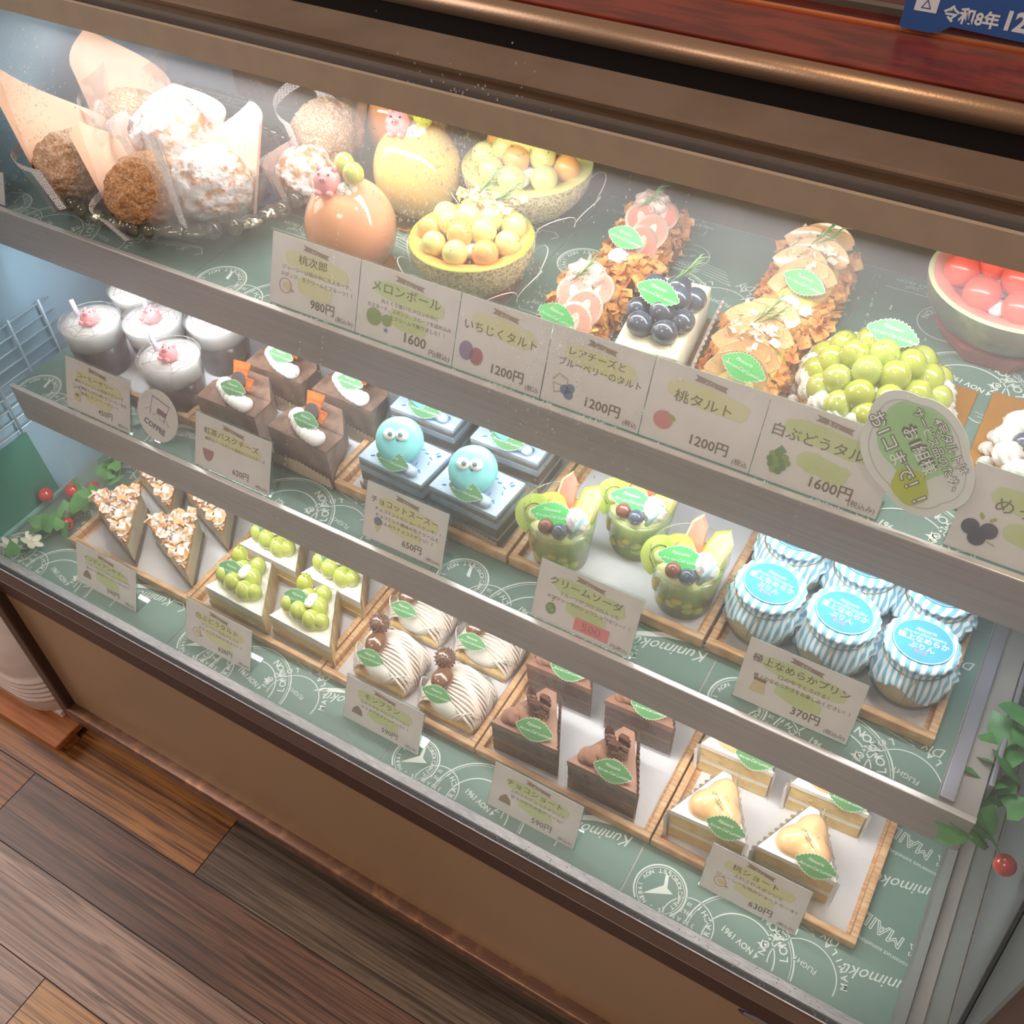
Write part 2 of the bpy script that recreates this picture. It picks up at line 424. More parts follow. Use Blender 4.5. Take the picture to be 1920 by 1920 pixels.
# cap: ledge, groove, rolled rail, all in bronze
cp('top_ledge', box2(X0 - .02, .3, .662, .712, .962, .981, .002), BRONZE)
cp('top_edge', box2(X0 - .02, .3, .643, .6615, .966, .976, .001), M('brown_edge_metal', '#57422f', .3, .6))
cp('top_groove', box2(X0 - .02, .3, .7125, .790, .952, .962), M('matt_black', '#0a0808', .7, spec=.1))
cp('groove_track', box2(X0 - .02, .3, .738, .741, .962, .966), DBROWN)
rr = MB(); rr.add(tube([(X0 - .02, .797, .967), (.3, .797, .967)], .0118, 16)); cpm('rolled_rail', rr, M('bronze_rail', '#a5866e', .36, .7, bump=.05, bs=420))
cp('back_groove', box2(X0 - .02, .3, .791, .826, .93, .9545), M('matt_black'))
cp('light_housing', box2(-.999, X1, .6215, .6255, .9555, .9795), M('housing_metal', '#aa9884', .4, .2))
cp('light_tray', box2(-.999, X1, .6255, .70, .957, .9605), M('housing_metal'))
g = MB().add(sheet(lambda u, v: (X0 + (X1 - X0) * u, .3465 + .2965 * v, .3975 + .5825 * v), 30, 16)); glass = cpm('front_glass', g, fog_glass())
# condensation beads on the pane (uncountable)
def beads():
    rnd = random.Random(11); mb = MB()
    d = Vector((0, .297, .585)).normalized(); n = Vector((0, -d.z, d.y))
    base = ell((0, 0, 0), 1, 6, 3)
    def bead(x, t, r):
        p = Vector((x, .3465 + .2965 * t, .3975 + .5825 * t)) + n * .0006
        m = Matrix.Translation(p) @ Matrix(((r, 0, 0, 0), (0, d.y * r * 1.4, n.y * r * .5, 0), (0, d.z * r * 1.4, n.z * r * .5, 0), (0, 0, 0, 1)))
        mb.add(base, 0, True, m)
    def streak(x, t0, t1, k, r0=.0009): 
        for i in range(k):
            t = t0 + (t1 - t0) * i / k + rnd.uniform(-.002, .002); bead(x + rnd.gauss(0, .0006), t, rnd.uniform(.5, 1.2) * r0)
    for x, a, b in ((-.64, .8, .98), (-.59, .8, .97), (-.53, .55, .95), (-.555, .3, .64), (-.30, .5, .66), (-.47, .78, .99), (-.35, .80, .98), (-.28, .82, .97), (-.14, .76, .93), (-.09, .6, .92), (-.235, .78, .95)):
        streak(x, a, b, int((b - a) * 130))
    for i in range(950): bead(rnd.gauss(-.435, .035), rnd.gauss(.90, .05), rnd.uniform(.0003, .0011))
    for i in range(700): bead(rnd.gauss(-.30, .035), rnd.gauss(.74, .06), rnd.uniform(.0003, .0009))
    for i in range(500): bead(rnd.gauss(-.93, .03), rnd.gauss(.80, .07), rnd.uniform(.0003, .0010))
    for i in range(300): bead(rnd.gauss(-.13, .05), rnd.gauss(.82, .03), rnd.uniform(.0003, .0009))
    for i in range(160): bead(rnd.uniform(-.3, .12), abs(rnd.gauss(.012, .012)) + .004, rnd.uniform(.0003, .0009))
    mb.v = [(x, y, z) for x, y, z in mb.v]
    o = cpm('condensation_bead', mb, clear('water_bead', '#f8f8f6', .35, .02, milky=.12), None)
    tag(o, 'water beads running down the pane', None, kind='stuff')
beads()
# casters under the case
for x, y in ((-.925, .40), (.0, .40)):
    mb = MB().add(tube([(x - .011, y, .03), (x + .011, y, .03)], .0295, 20)); mb.add(box2(x - .016, x + .016, y - .018, y + .03, .058, .1))
    cpm('caster', mb, BLACK)
# oval badge on the lower panel
mb = MB().add(prism([(.018 + .026 * math.cos(a / 18 * PI), .008 * math.sin(a / 18 * PI)) for a in range(36)], 0, .0006), 0, False).add(prism([(.018 + .021 * math.cos(a / 18 * PI), .0055 * math.sin(a / 18 * PI)) for a in range(36)], .0006, .0012), 1, False)
for v in range(len(mb.v)): x, y, z = mb.v[v]; mb.v[v] = (x + .01, .338 - z, .3555 + y)
cpm('oval_badge', mb, [M('navy_enamel', '#1b2d52', .3), M('badge_face', '#9a8d86', .3, .4)])

# ------------------------------------------------------------------ shelves
def shelf(name, z, y0, y1, x0, x1, label):
    s = T(name, label, 'shelf', (0, 0, 0))
    P1('board', box2(x0, x1, y0 + .0045, y1, z - .012, z - .0012), METAL, s, False)
    P1('front_rail', box2(x0 - .001, x1 + .016, y0, y0 + .004, z - .048, z + .0005, .0004), METAL, s, False)
    P1('rail_lip', box2(x0 - .001, x1 + .016, y0 - .0012, y0 + .0042, z + .0008, z + .0026, .0005), M('bright_metal_lip', '#e9e2e0', .25, .4), s, False)
    mb = MB().add(tube([(x0 + .03, y0 + .032, z - .022), (x1 - .03, y0 + .032, z - .022)], .004, 10))
    P1('lamp_tube', (mb.v, mb.f), M('frosted_lamp_tube', '#f3f3f3', .4), s)
    return s
shelf('upper_shelf', ZT, .5455, .87, -.999, .138, 'top metal shelf of the case under the cream puffs and fruit bowls')
ms = shelf('middle_shelf', ZM, .464, .87, -.955, .09, 'middle metal shelf of the case carrying five wooden trays')
P1('end_strip', box2(.0765, .088, .472, .87, ZM - .001, ZM + .004, .001), M('pale_metal_strip', '#a9a7b4', .3, .4), ms, False)
P1('end_strip', box2(.0885, .106, .468, .87, ZM - .03, ZM - .002), METAL, ms, False)
P1('end_strip', box2(.107, .111, .50, .87, ZM - .02, ZM + .003, .001), M('pale_metal_strip'), ms, False)

# ------------------------------------------------------------------ printed liner paper (print is upside down to the viewer)
def stamp_tile(mb, cx, cy, part=0):
    """one repeat of the postal print, about .29 x .19, drawn turned by half a turn around (cx,cy)"""
    t = MB(); z = 0
    # jetliner cancel
    t.add(ring2(.0245, .0015, z, c=(.112, .062))); t.add(ring2(.0222, .0006, z, c=(.112, .062)))
    arctext(t, 'BOAC COMET JETLINER', .0056, .112, .062, .0186, R(150), z, .9)
    arctext(t, 'FIRST JET NOV 1961', .0056, .112, .062, .0186, R(-60), z, .9, True)
    t.add(([(.100, .060, z), (.125, .072, z), (.111, .056, z), (.114, .044, z), (.111, .0438, z), (.107, .057, z)], [(0, 1, 2, 5), (2, 3, 4, 5)]), 0, False)
    t.add(line2([(.062 + .0035 * k, .088 + .003 * math.sin(k * .8)) for k in range(9)], .0009))
    # karachi date stamp
    t.add(ring2(.024, .0010, z, R(150), R(430), c=(.078, .078)))
    arctext(t, 'KARACHI', .0075, .078, .078, .0190, R(200), z, 1, True)
    t.add(text('3 30 A M', .0062, .083, .078, z)); t.add(text('1963', .0062, .083, .069, z)); t.add(text('28', .005, .083, .061, z))
    # london arcs
    t.add(ring2(.050, .0013, z, R(160), R(380), c=(.030, .078))); t.add(ring2(.0477, .0005, z, R(160), R(380), c=(.030, .078)))
    t.add(ring2(.033, .0012, z, R(165), R(370), c=(.030, .078)))
    arctext(t, 'LONDON', .0105, .030, .078, .041, R(225), z, .85, True)
    t.add(text('4 NOV 1961', .0082, .030, .070, z, bold=.02, sx=.9, rot=R(-14)))
    # flight circle
    t.add(ring2(.030, .0010, z, R(170), R(372), c=(-.026, .068)))
    arctext(t, 'MANILA – LONDON', .0085, -.026, .068, .0365, R(275), z, 1.1, True)
    t.add(text('FLIGHT', .0068, -.026, .060, z, rot=R(-10)))
    t.add(fan([(.0055 * (1 if k % 2 == 0 else .42) * math.cos(k * PI / 5) + .012, .0055 * (1 if k % 2 == 0 else .42) * math.sin(k * PI / 5) + .062) for k in range(10)]), 0, False)
    # washington and southampton cancels
    t.add(ring2(.026, .0008, z, c=(.066, -.004))); arctext(t, 'WASHINGTON', .0085, .066, -.004, .0205, R(270), z, .95, True)
    t.add(text('1968', .0085, .066, -.006, z, rot=R(-10))); t.add(text('MAY', .007, .066, .004, z, rot=R(-10)))
    t.add(ring2(.0195, .0008, z, c=(.028, .004))); t.add(ring2(.0115, .0005, z, c=(.028, .004)))
    arctext(t, 'SOUTHAMPTON', .0056, .028, .004, .0153, R(80), z, .9); t.add(text('5 SEP 1968', .0050, .028, .004, z, rot=R(25)))
    # boxed entry text
    t.add(text('VALID FOR 30 DAYS STAY FROM', .0068, .075, -.050, z)); t.add(text('DATE OF ARRIVAL', .0068, .065, -.059, z)); t.add(text('صالحة لمدة ٣٠ يوما', .008, .078, -.041, z))
    t.add(line2([(.03, -.035), (.13, -.035)], .0008)); t.add(line2([(.03, -.064), (.13, -.064)], .0005)); t.add(line2([(.03, -.035), (.03, -.044)], .0008))
    t.add(line2([(-.02 + .003 * k, -.078 + .003 * math.sin(k * .7)) for k in range(22)], .0008))
    # maker's block, twice
    for q in (.052, -.042):
        t.add(text('Kunimoku', .0165, -.088, q - .012, z, rot=R(12), shear=.45, bold=0., sx=.95))
        t.add(line2([(-.132, q - .012), (-.137, q - .018), (-.13, q - .024), (-.118, q - .022)], .0014))
        t.add(fan([(-.040, q - .004), (-.048, q - .0125), (-.078, q - .0275), (-.125, q - .0320), (-.080, q - .0220)]), 0, False)
        t.add(text('Diy', .0125, -.040, q - .024, z, shear=.4, rot=R(6)))
        for k in range(5): t.add(line2([(-.026 + k * .003, q - .020 - k * .0045), (.006 + k * .003, q - .027 - k * .0045)], .0005))
        t.add(text('To construct something', .0056, -.085, q - .037, z, rot=R(-4)))
        t.add(text('AIR MAIL', .0175, -.092, q - .052, z, rot=R(-12), outline=True, sx=1.05))
    for v in range(len(t.v)):
        x, y, zz = t.v[v]; t.v[v] = (cx - x, cy - y, zz)
    return mb.add((t.v, t.f), 0, False)
TILE = MB(); stamp_tile(TILE, 0, 0)
def liner(x0, x1, y0, y1, z, label, cy, cx=None):
    cx = (x0 + x1) / 2 if cx is None else cx
    s = T('liner_paper', label, 'shelf paper', ((x0 + x1) / 2, y0, z), 0)
    dx, dy = (x0 + x1) / 2, y0
    P1('sheet', box2(x0 - dx, x1 - dx, 0, y1 - y0, 0, .0006), GREENP, s, False)
    mb = MB(); ok = MB()
    y = cy
    while y < y1 - .02:
        mb.add((TILE.v, TILE.f), 0, False, Matrix.Translation((cx - dx, y - dy, .0009))); y += .188
    # trim the print to the sheet
    keep = [f for f in mb.f if all(x0 - dx < mb.v[i][0] < x1 - dx and 0 < mb.v[i][1] < y1 - y0 for i in f)]
    used = sorted({i for f in keep for i in f}); ix = {a: b for b, a in enumerate(used)}
    ok.v = [mb.v[i] for i in used]; ok.f = [tuple(ix[i] for i in f) for f in keep]; ok.m = [0] * len(ok.f); ok.s = [False] * len(ok.f)
    ok.build('stamp_print', INK, s)
    return s
for k, (a, b, lb) in enumerate(((-.999, -.703, 'green postmark-printed paper at the left end of the case floor'), (-.7015, -.406, 'green postmark-printed paper on the case floor below the grape slices'),
                  (-.4045, -.132, 'green postmark-printed paper on the case floor in front of the chocolate cakes'), (-.1305, .117, 'green postmark-printed paper at the right end of the case floor'))):
    liner(a, b, .3665, .78, ZB - .0008, lb, .448, a + .143)
for k, (a, b, lb) in enumerate(((-.954, -.671, 'green postmark-printed paper at the left end of the middle shelf'), (-.6695, -.391, 'green postmark-printed paper of the middle shelf under the blue macaron cakes'),
                  (-.3895, -.121, 'green postmark-printed paper of the middle shelf under the fruit cups'), (-.1195, .0755, 'green postmark-printed paper at the right end of the middle shelf'))):
    liner(a, b, .469, .80, ZM - .001, lb, .538, a + .143)
for k, (a, b, lb) in enumerate(((-.998, -.702, 'green postmark-printed paper on the top shelf under the puff bowl'), (-.7005, -.411, 'green postmark-printed paper on the top shelf under the peaches and melons'),
                  (-.4095, -.131, 'green postmark-printed paper on the top shelf under the tarts'), (-.1295, .137, 'green postmark-printed paper on the top shelf under the grape cake'))):
    liner(a, b, .550, .868, ZT - .001, lb, .62, a + .143)

# ================================================================== shared small pieces
_me = {}
def use(key, name, parent, mx, build):
    """same small piece again: a new object that shares the mesh"""
    if key not in _me:
        o = build(); _me[key] = o.data; me = o.data; bpy.data.objects.remove(o)
    o = bpy.data.objects.new(name, _me[key]); C.objects.link(o); o.parent = parent; o.matrix_local = mx; return o

def serr(L, Wd, n=26, d=.0006):
    up = []; lo = []
    for i in range(n + 1):
        t = i / n; x = -L / 2 + L * t; y = Wd / 2 * math.sin(PI * t) ** .8
        y += (d if i % 2 else -d) if 0 < i < n else 0
        up.append((x, y)); lo.append((x, -y))
    return lo + up[::-1][1:-1]
LEAFG = M('green_leaf_card', '#55c46a', .4, col2='#4dbb62', vs=30); LEAFHAZE = M('hazed_leaf_card', '#5f9560', .45, col2='#578b58', vs=30)  # second green is the same leaf card with haze painted into its colour
def leaf_build(g, full=True):
    mb = MB(); mb.add(prism(serr(.034, .0175), 0, .0003), 0, False)
    o = serr(.034, .0175)
    mb.add(line2(o + [o[0]], .0004, .0005), 1, False)
    mb.add(text('Pâtisserie', .0034, -.001, .0033, .0005, shear=.35), 1, False); mb.add(text('Arc-en-Ciel Lumière', .0034, .001, -.0015, .0005, shear=.35), 1, False)
    for k in range(len(mb.v)):
        x, y, z = mb.v[k]; mb.v[k] = (x, y, z - 5.0 * x * x - 3 * y * y)
    return mb.build('x', [LEAFG if g else LEAFHAZE, INK])
def leaf(parent, x, y, z, rz=0, rx=46, g=True, s=1, ry=0):
    return use('leaf%d' % g, 'leaf_pick', parent, TR(x, y, z, R(rx), R(ry), R(rz), s), lambda: leaf_build(g))
ROSE = M('rosemary_green', '#6f9a5a', .6, col2='#8fb27a')
def rose_build():
    mb = MB(); mb.add(tube([(0, 0, 0), (.012, 0, .004), (.024, 0, .012)], .0005, 5))
    rnd = random.Random(2)
    for i in range(18):
        t = .15 + i / 20; b = Vector((.024 * t, 0, .012 * t * t)); a = rnd.uniform(0, 6.28)
        e = b + Vector((.008, .0045 * math.cos(a), .0045 * math.sin(a) + .002)); mb.add(tube([b, (b + e) / 2 + Vector((0, 0, .0008)), e], lambda q: .0005 * (1.1 - q * .8), 4))
    return mb.build('x', ROSE)
def rosemary(parent, x, y, z, rz=60, s=1): return use('rose', 'rosemary_sprig', parent, TR(x, y, z, 0, R(-10), R(rz), s), rose_build)
def dol(r, h, ridges=7, tw=1.2, n=42, m=9):
    prof = [(r * math.sin(min(1, (1 - k / m) * 1.0 + .0) * PI / 2) ** .8 * (1.0 if k else .86), h * (k / m) ** .9) for k in range(m + 1)]
    prof = [(max(p[0], 1e-5), p[1]) for p in prof]
    return lathe(prof, n, lambda a, t: (1 + .13 * math.cos(ridges * (a + tw * t * 2)), 0))
def dollop(parent, x, y, z, r=.007, h=.01, rx=0, rz=0, name='cream_dollop', ridges=6, mat=None):
    k = 'dol%g_%g_%g' % (r, h, ridges) + (mat.name if mat else '')
    return use(k, name, parent, TR(x, y, z, R(rx), 0, R(rz)), lambda: P1('x', dol(r, h, ridges), mat or CREAM))
GR = {'green': M('green_grape_skin', '#a8b23c', .12, col2='#bcc25a', vs=60, coat=1, sss=.25), 'pale': M('pale_grape_skin', '#bfc868', .12, col2='#adb956', vs=60, coat=1, sss=.25),
      'blue': M('blueberry_skin', '#3d4656', .2, col2='#566074', vs=120, coat=.9), 'red': M('red_grape_skin', '#8a5048', .2, coat=.8)}
def grape(parent, x, y, z, r=.0085, c='green', name=None, el=1.12):
    nm = name or {'green': 'green_grape', 'pale': 'green_grape', 'blue': 'blueberry', 'red': 'red_grape'}[c]
    return use('gr' + c + str(el), nm, parent, TR(x, y, z, R(20), R(15), R(40 * (x * 997 % 7)), r), lambda: P1('x', ell((0, 0, 0), (1, 1, el), 16, 10), GR[c]))
PINK = M('pink_sugar_paste', '#f0a0a4', .5, sss=.15); DK = M('dark_icing', '#4a3238', .4)
def pig(parent, mx, lying=False):
    p = use('pigb%d' % lying, 'sugar_pig', parent, mx, lambda: P1('x', ell((0, 0, 0), (1, .92, .98), 20, 14), PINK))
    def b():
        mb = MB()
        for s in (-1, 1):
            mb.add(tube([(s * .50, -.25, .72), (s * .58, -.28, .98), (s * .62, -.32, 1.16)], lambda t: .24 * (1 - t * .85), 8))
            mb.add(ell((s * .42, -.62, -.82), (.28, .36, .22), 10, 6))
        return mb.build('x', PINK)
    use('pigears%d' % lying, 'ears_and_feet', p, Matrix(), b)
    use('pigsn', 'snout', p, Matrix(), lambda: P1('x', ell((0, -.92, .05), (.30, .17, .24), 12, 8), M('deep_pink_sugar_paste', '#e8848c', .5)))
    def e():
        mb = MB()
        for s in (-1, 1):
            mb.add(ell((s * .36, -.80, .44), (.10, .07, .09), 8, 6)); mb.add(ell((s * .11, -1.08, .05), (.06, .03, .09), 8, 6))
        return mb.build('x', DK)
    use('pigeye', 'eyes_and_nostrils', p, Matrix(), e)
    return p
def flakes(n, pf, sz, seed=1, curl=.4):
    """curled pastry flakes; pf(rnd) -> point, normal"""
    rnd = random.Random(seed); mb = MB()
    for i in range(n):
        p, nn = pf(rnd); q = Vector(nn).to_track_quat('Z', 'Y').to_matrix().to_4x4()
        s = sz * rnd.uniform(.6, 1.5); c = rnd.uniform(-curl, curl); c2 = rnd.uniform(-curl, curl)
        m = Matrix.Translation(p) @ q @ Euler((rnd.gauss(0, .45), rnd.gauss(0, .45), rnd.uniform(0, 6.3))).to_matrix().to_4x4()
        a = rnd.uniform(.5, 1)
        mb.add(sheet(lambda u, v: ((u - .5) * s, (v - .5) * s * a, c * s * ((u - .5) ** 2) * 2 + c2 * s * (v - .5) ** 2 * 2), 2, 2), 0, False, m)
    return mb
def wedge(L, Wd, a=0):
    """triangle slice seen from above: tip at +y*L, base centred on the origin line"""
    return [(-Wd / 2, 0), (Wd / 2, 0), (.002, L), (-.002, L)]

# ================================================================== wooden trays
def tray(w, d, wood='WOODT'):
    t = T('wooden_tray', '', 'tray')
    P1('tray_base', box2(-w/2 + .002, w/2 - .002, .002, d - .002, 0, .003), WOODT, t, False)
    h = .0125
    mb = MB().add(box2(-w/2, w/2, 0, .0065, .0005, h, .0006)); mb.add(box2(-w/2, w/2, d - .0065, d, .0005, h, .0006))
    mb.add(box2(-w/2, -w/2 + .0065, .0065, d - .0065, .0005, h, .0006)); mb.add(box2(w/2 - .0065, w/2, .0065, d - .0065, .0005, h, .0006))
    mb.build('tray_frame', WOODT, t)
    P1('tray_paper', box2(-w/2 + .012, w/2 - .010, .010, d - .010, .0031, .0036), PAPER, t, False)
    return t
TG = 'pale wooden trays lined with white paper'
tr0 = tray(.1935, .175)
mid_x = [(-.905, -.727), (-.725, -.534), (-.531, -.332), (-.329, -.136), (-.133, .060)]
bot_x = [(-.912, -.717), (-.715, -.522), (-.520, -.325), (-.323, -.128), (-.126, .071)]
ml = ['pale wooden tray on the middle shelf holding the coffee jelly cups', 'pale wooden tray on the middle shelf holding the tea basque slices', 'pale wooden tray on the middle shelf under the blue macaron cakes',
      'pale wooden tray on the middle shelf holding the fruit soda cups', 'pale wooden tray on the middle shelf holding the striped pudding jars']
bl = ['pale wooden tray on the case floor holding powdered almond-crust slices', 'pale wooden tray on the case floor holding green grape tart slices', 'pale wooden tray on the case floor holding the mont blancs',
      'pale wooden tray on the case floor holding chocolate shortcakes', 'pale wooden tray on the case floor holding peach shortcakes']
for k, (a, b) in enumerate(mid_x):
    o = dup(tr0, ((a + b) / 2, .511, ZM + .0004), 0, ml[k], TG); o.scale = ((b - a) / .1935, 1, 1)
for k, (a, b) in enumerate(bot_x):
    o = dup(tr0, ((a + b) / 2, .421, ZB + .0004), 0, bl[k], TG); o.scale = ((b - a) / .1935, 1, 1)
for c in list(kids(tr0)): bpy.data.objects.remove(c)
bpy.data.objects.remove(tr0)
IM, IB = ZM + .0041, ZB + .0041     # where cups and slices stand inside the trays

# ================================================================== price cards
YEL = M('yellow_green_wash', '#d2d09a', .6, col2='#d6d2b0', vs=40); RIB = M('brown_ribbon_print', '#94806a', .6)
LIM = M('lime_wash', '#c6d09c', .6, col2='#bccb8c', vs=40)
def blob(w, h, seed=0, n=26):
    rnd = random.Random(seed)
    return [(w * math.copysign(abs(math.cos(a)) ** .8, math.cos(a)) * (1 + rnd.uniform(-.05, .05)), h * math.copysign(abs(math.sin(a)) ** .5, math.sin(a)) * (1 + rnd.uniform(-.1, .1)) + .18 * h * math.copysign(abs(math.cos(a)) ** .45, math.cos(a)) * -1) for a in [2 * PI * k / n for k in range(n)]]
def disc(x, y, r, z=0, sy=1, n=20): return fan([(x + r * math.cos(2 * PI * k / n), y + sy * r * math.sin(2 * PI * k / n)) for k in range(n)], z)
IC = {k: M('print_' + k, v, .6) for k, v in dict(pink='#cf8a86', green='#8aa25c', purple='#8f83a0', blue='#6b7f9c', wine='#a86d6d', dkblue='#474a5c', brown='#8c6f58', cream='#d6c79a', leaf='#9aa855', line='#a08a5a', dkgreen='#6f8e5c', red='#cb5a58').items()}
ICN = list(IC.values()); ICK = list(IC.keys())
def icon(mb, kind, x, y, s):
    def D(c, dx, dy, r, sy=1, z=.0001): mb.add(disc(x + dx * s, y + dy * s, r * s, z, sy), ICK.index(c), False)
    if kind == 'peach': D('pink', 0, 0, .5, .95); mb.add(fan([(x + .05*s, y + .42*s), (x + .5*s, y + .35*s), (x + .62*s, y + .1*s), (x + .3*s, y + .2*s)], .0002), ICK.index('leaf'), False)
    elif kind == 'peach_slice': mb.add(ring2(.42 * s, .05 * s, .0001, c=(x, y)), ICK.index('pink'), False); D('cream', .1, 0, .3, .7); D('green', .5, -.2, .12, .6)
    elif kind == 'melon': D('green', 0, 0, .5); mb.add(ring2(.3 * s, .03 * s, .0002, c=(x, y)), ICK.index('leaf'), False); D('green', .85, .0, .33); mb.add(text('★', .4 * s, x + .85 * s, y - .55 * s, .0001), ICK.index('blue'), False)
    elif kind == 'fig': D('purple', -.25, 0, .42, 1.25); D('wine', .4, -.15, .40, 1.2)
    elif kind == 'cheese':
        mb.add(line2([(x - .5*s, y + .1*s), (x - .2*s, y + .5*s), (x + .35*s, y + .3*s), (x + .3*s, y - .1*s), (x - .45*s, y - .05*s), (x - .3*s, y - .55*s), (x, y - .4*s)], .05*s, .0001), ICK.index('line'), False)
        D('blue', .25, -.25, .26); D('blue', .55, -.1, .24); D('blue', .5, -.45, .26)
    elif kind == 'grapes':
        for k, (a, b) in enumerate([(-.3, .2), (0, .25), (.3, .2), (-.35, -.05), (-.08, 0), (.2, -.05), (.45, -.02), (-.25, -.3), (.02, -.28), (.3, -.3), (-.1, -.52), (.15, -.52)]): D('dkgreen' if k % 2 else 'green', a, b, .17, 1, .0001 + k * .00002)
        mb.add(fan([(x - .3*s, y + .35*s), (x, y + .75*s), (x + .3*s, y + .5*s), (x + .1*s, y + .3*s)], .0001), ICK.index('dkgreen'), False)
    elif kind == 'berries':
        for a, b in ((-.4, .05), (.35, .1), (0, -.35)): D('dkblue', a, b, .38, 1, .0002 + a * .0001)
        for a, b, c, d in ((-.05, .5, -.2, .85), (.25, .5, .45, .8), (.4, -.35, .85, -.5)): mb.add(fan([(x + a*s, y + b*s), (x + (a+c)/2*s + .12*s, y + (b+d)/2*s), (x + c*s, y + d*s), (x + (a+c)/2*s - .12*s, y + (b+d)/2*s)], .0001), ICK.index('leaf'), False)
    elif kind == 'cup': mb.add(fan([(x - .35*s, y + .3*s), (x + .35*s, y + .3*s), (x + .3*s, y - .45*s), (x - .3*s, y - .45*s)], .0001), ICK.index('cream'), False); D('brown', 0, .05, .2, .6, .0002); mb.add(ring2(.42*s, .06*s, .0001, .3, 2.6, c=(x, y + .25*s)), ICK.index('line'), False)
    elif kind == 'slice': mb.add(fan([(x + .5*s*math.cos(a), y + .3*s + .9*s*math.sin(a)) for a in [PI + PI*k/12 for k in range(13)]], .0001), ICK.index('wine'), False)
    elif kind == 'soda': D('dkgreen', 0, -.2, .34, 1.2); D('green', -.1, -.1, .14, 1, .0002); D('leaf', .12, -.3, .12, 1, .0002); mb.add(line2([(x, y + .3*s), (x + .1*s, y + .7*s), (x + .4*s, y + .7*s)], .06*s, .0001), ICK.index('line'), False)
    elif kind == 'jar': mb.add(fan([(x - .3*s, y + .35*s), (x + .3*s, y + .35*s), (x + .45*s, y - .4*s), (x - .45*s, y - .4*s)], .0001), ICK.index('cream'), False); mb.add(fan([(x - .35*s, y + .55*s), (x + .35*s, y + .55*s), (x + .35*s, y + .35*s), (x - .35*s, y + .35*s)], .0002), ICK.index('brown'), False)
    elif kind == 'cake': mb.add(fan([(x - .5*s, y - .35*s), (x + .5*s, y - .35*s), (x + .4*s, y + .1*s), (x, y + .5*s), (x - .4*s, y + .1*s)], .0001), ICK.index('brown'), False)
    elif kind == 'cone': mb.add(fan([(x - .3*s, y + .1*s), (x + .3*s, y + .1*s), (x, y - .6*s)], .0001), ICK.index('cream'), False); D('blue', 0, .25, .3)
def card(pos, w, h, label, title, desc, price, note, ic, ts=.0088, ps=.0105, ds=.0042, wash=YEL, lean=22, sticker=None, tx=.06, cut=False, group='price cards'):
    t = T('price_card', label, 'price card', pos, 0, group)
    mx = TR(0, 0, .0005, R(90 - lean))
    P1('card', box2(-w/2, w/2, .0012, h, 0, .0004), CARD, t, False, mx)
    P1('acrylic_stand', box2(-w/2 - .001, w/2 + .001, 0, h + .0012, -.0016, -.0006), ACRY, t, False, mx)
    P1('stand_foot', box2(-w/2 - .001, w/2 + .001, .0006, .022, 0, .001), ACRY, t, False)
    z = .0006
    P1('brush_mark', fan([(a + w * .02, b + h * .70) for a, b in blob(w * .36, h * .13, int(w * 1e5) + len(title))], z), wash, t, False, mx)
    if wash is LIM or len(desc) > 1: P1('brush_mark', fan([(a + w * .02, b + h * .38) for a, b in blob(w * .20, h * .12, 5 + len(label))], z - .00005), wash, t, False, mx)
    q = w * .14; yb = h * .885
    mb = MB().add(([(-q, yb + .004, z + .0001), (-q * .8, yb + .0016, z + .0001), (-q, yb - .0008, z + .0001), (-q * .5, yb - .0012, z + .0001), (q * .5, yb - .0022, z + .0001), (q * 1.1, yb - .0032, z + .0001), (q * .95, yb - .0010, z + .0001), (q * 1.1, yb + .0012, z + .0001), (q * .5, yb + .0016, z + .0001), (-q * .5, yb + .0032, z + .0001)],
        [(0, 1, 9), (1, 2, 3), (1, 3, 9), (9, 3, 4, 8), (8, 4, 6), (4, 5, 6), (6, 7, 8)]), 0, False)
    mb.add(text('A.C.L', .0038, 0, yb, z + .0002, rot=R(-5)), 1, False); mb.build('ribbon', [RIB, CARD], t, None, mx)
    mb = MB(); yy = h * (.735 if len(desc) or len(title) > 1 else .64)
    for k, s in enumerate(title):
        mb.add(text(s, ts, -w * .02 + k * .004, yy, z + .00015, bold=.005, sx=min(1.15, w * .84 / (max(1, len(s)) * ts))), 0, False); yy -= ts * 1.35
    yy = yy + ts * .25 if desc else yy
    for s in desc: 
        mb.add(text(s, ds, w * .03, yy, z + .00015, sx=min(1.1, w * .86 / (len(s) * ds))), 0, False); yy -= ds * 1.45
    if sticker:
        mb2 = MB().add(box2(-w * .10 + .003, w * .24 + .003, .006, .0185, z + .0001, z + .0004), 0, False); mb2.add(text(sticker, .0115, w * .07 + .003, .0125, z + .0006, sx=1.1), 1, False); mb2.build('price_sticker', [M('pink_sticker', '#de7d80', .5), M('red_pen', '#b8575c', .6)], t, None, mx)
    if price: mb.add(text(price, ps, w * (.12 if note else .3), h * .185, z + .00015, bold=.01), 0, False)
    if note: mb.add(text(note, ps * .48, w * .475, h * .10, z + .00015, al='r'), 0, False)
    mb.build('lettering', [CINK], t, None, mx)
    if ic:
        mb = MB(); icon(mb, ic, -w * .32, h * (.30 if len(title) > 1 or not desc else .32), h * .24)
        for k in range(len(mb.v)): mb.v[k] = (mb.v[k][0], mb.v[k][1], mb.v[k][2] + z + .0001)
        mb.build('picture', ICN, t, None, mx)
    return t
HT = .0665
card((-.556, .553, ZT), .0975, HT, 'white price card reading 桃次郎 980円 in front of the peach cake', ['桃次郎'], ['ジューシーは桃の中にカスタード、', 'スポンジ、生クリームとフルーツ！！'], '980円', '(税込み)', 'peach_slice', .0095, .0112, .0046, group='price cards on the top shelf')
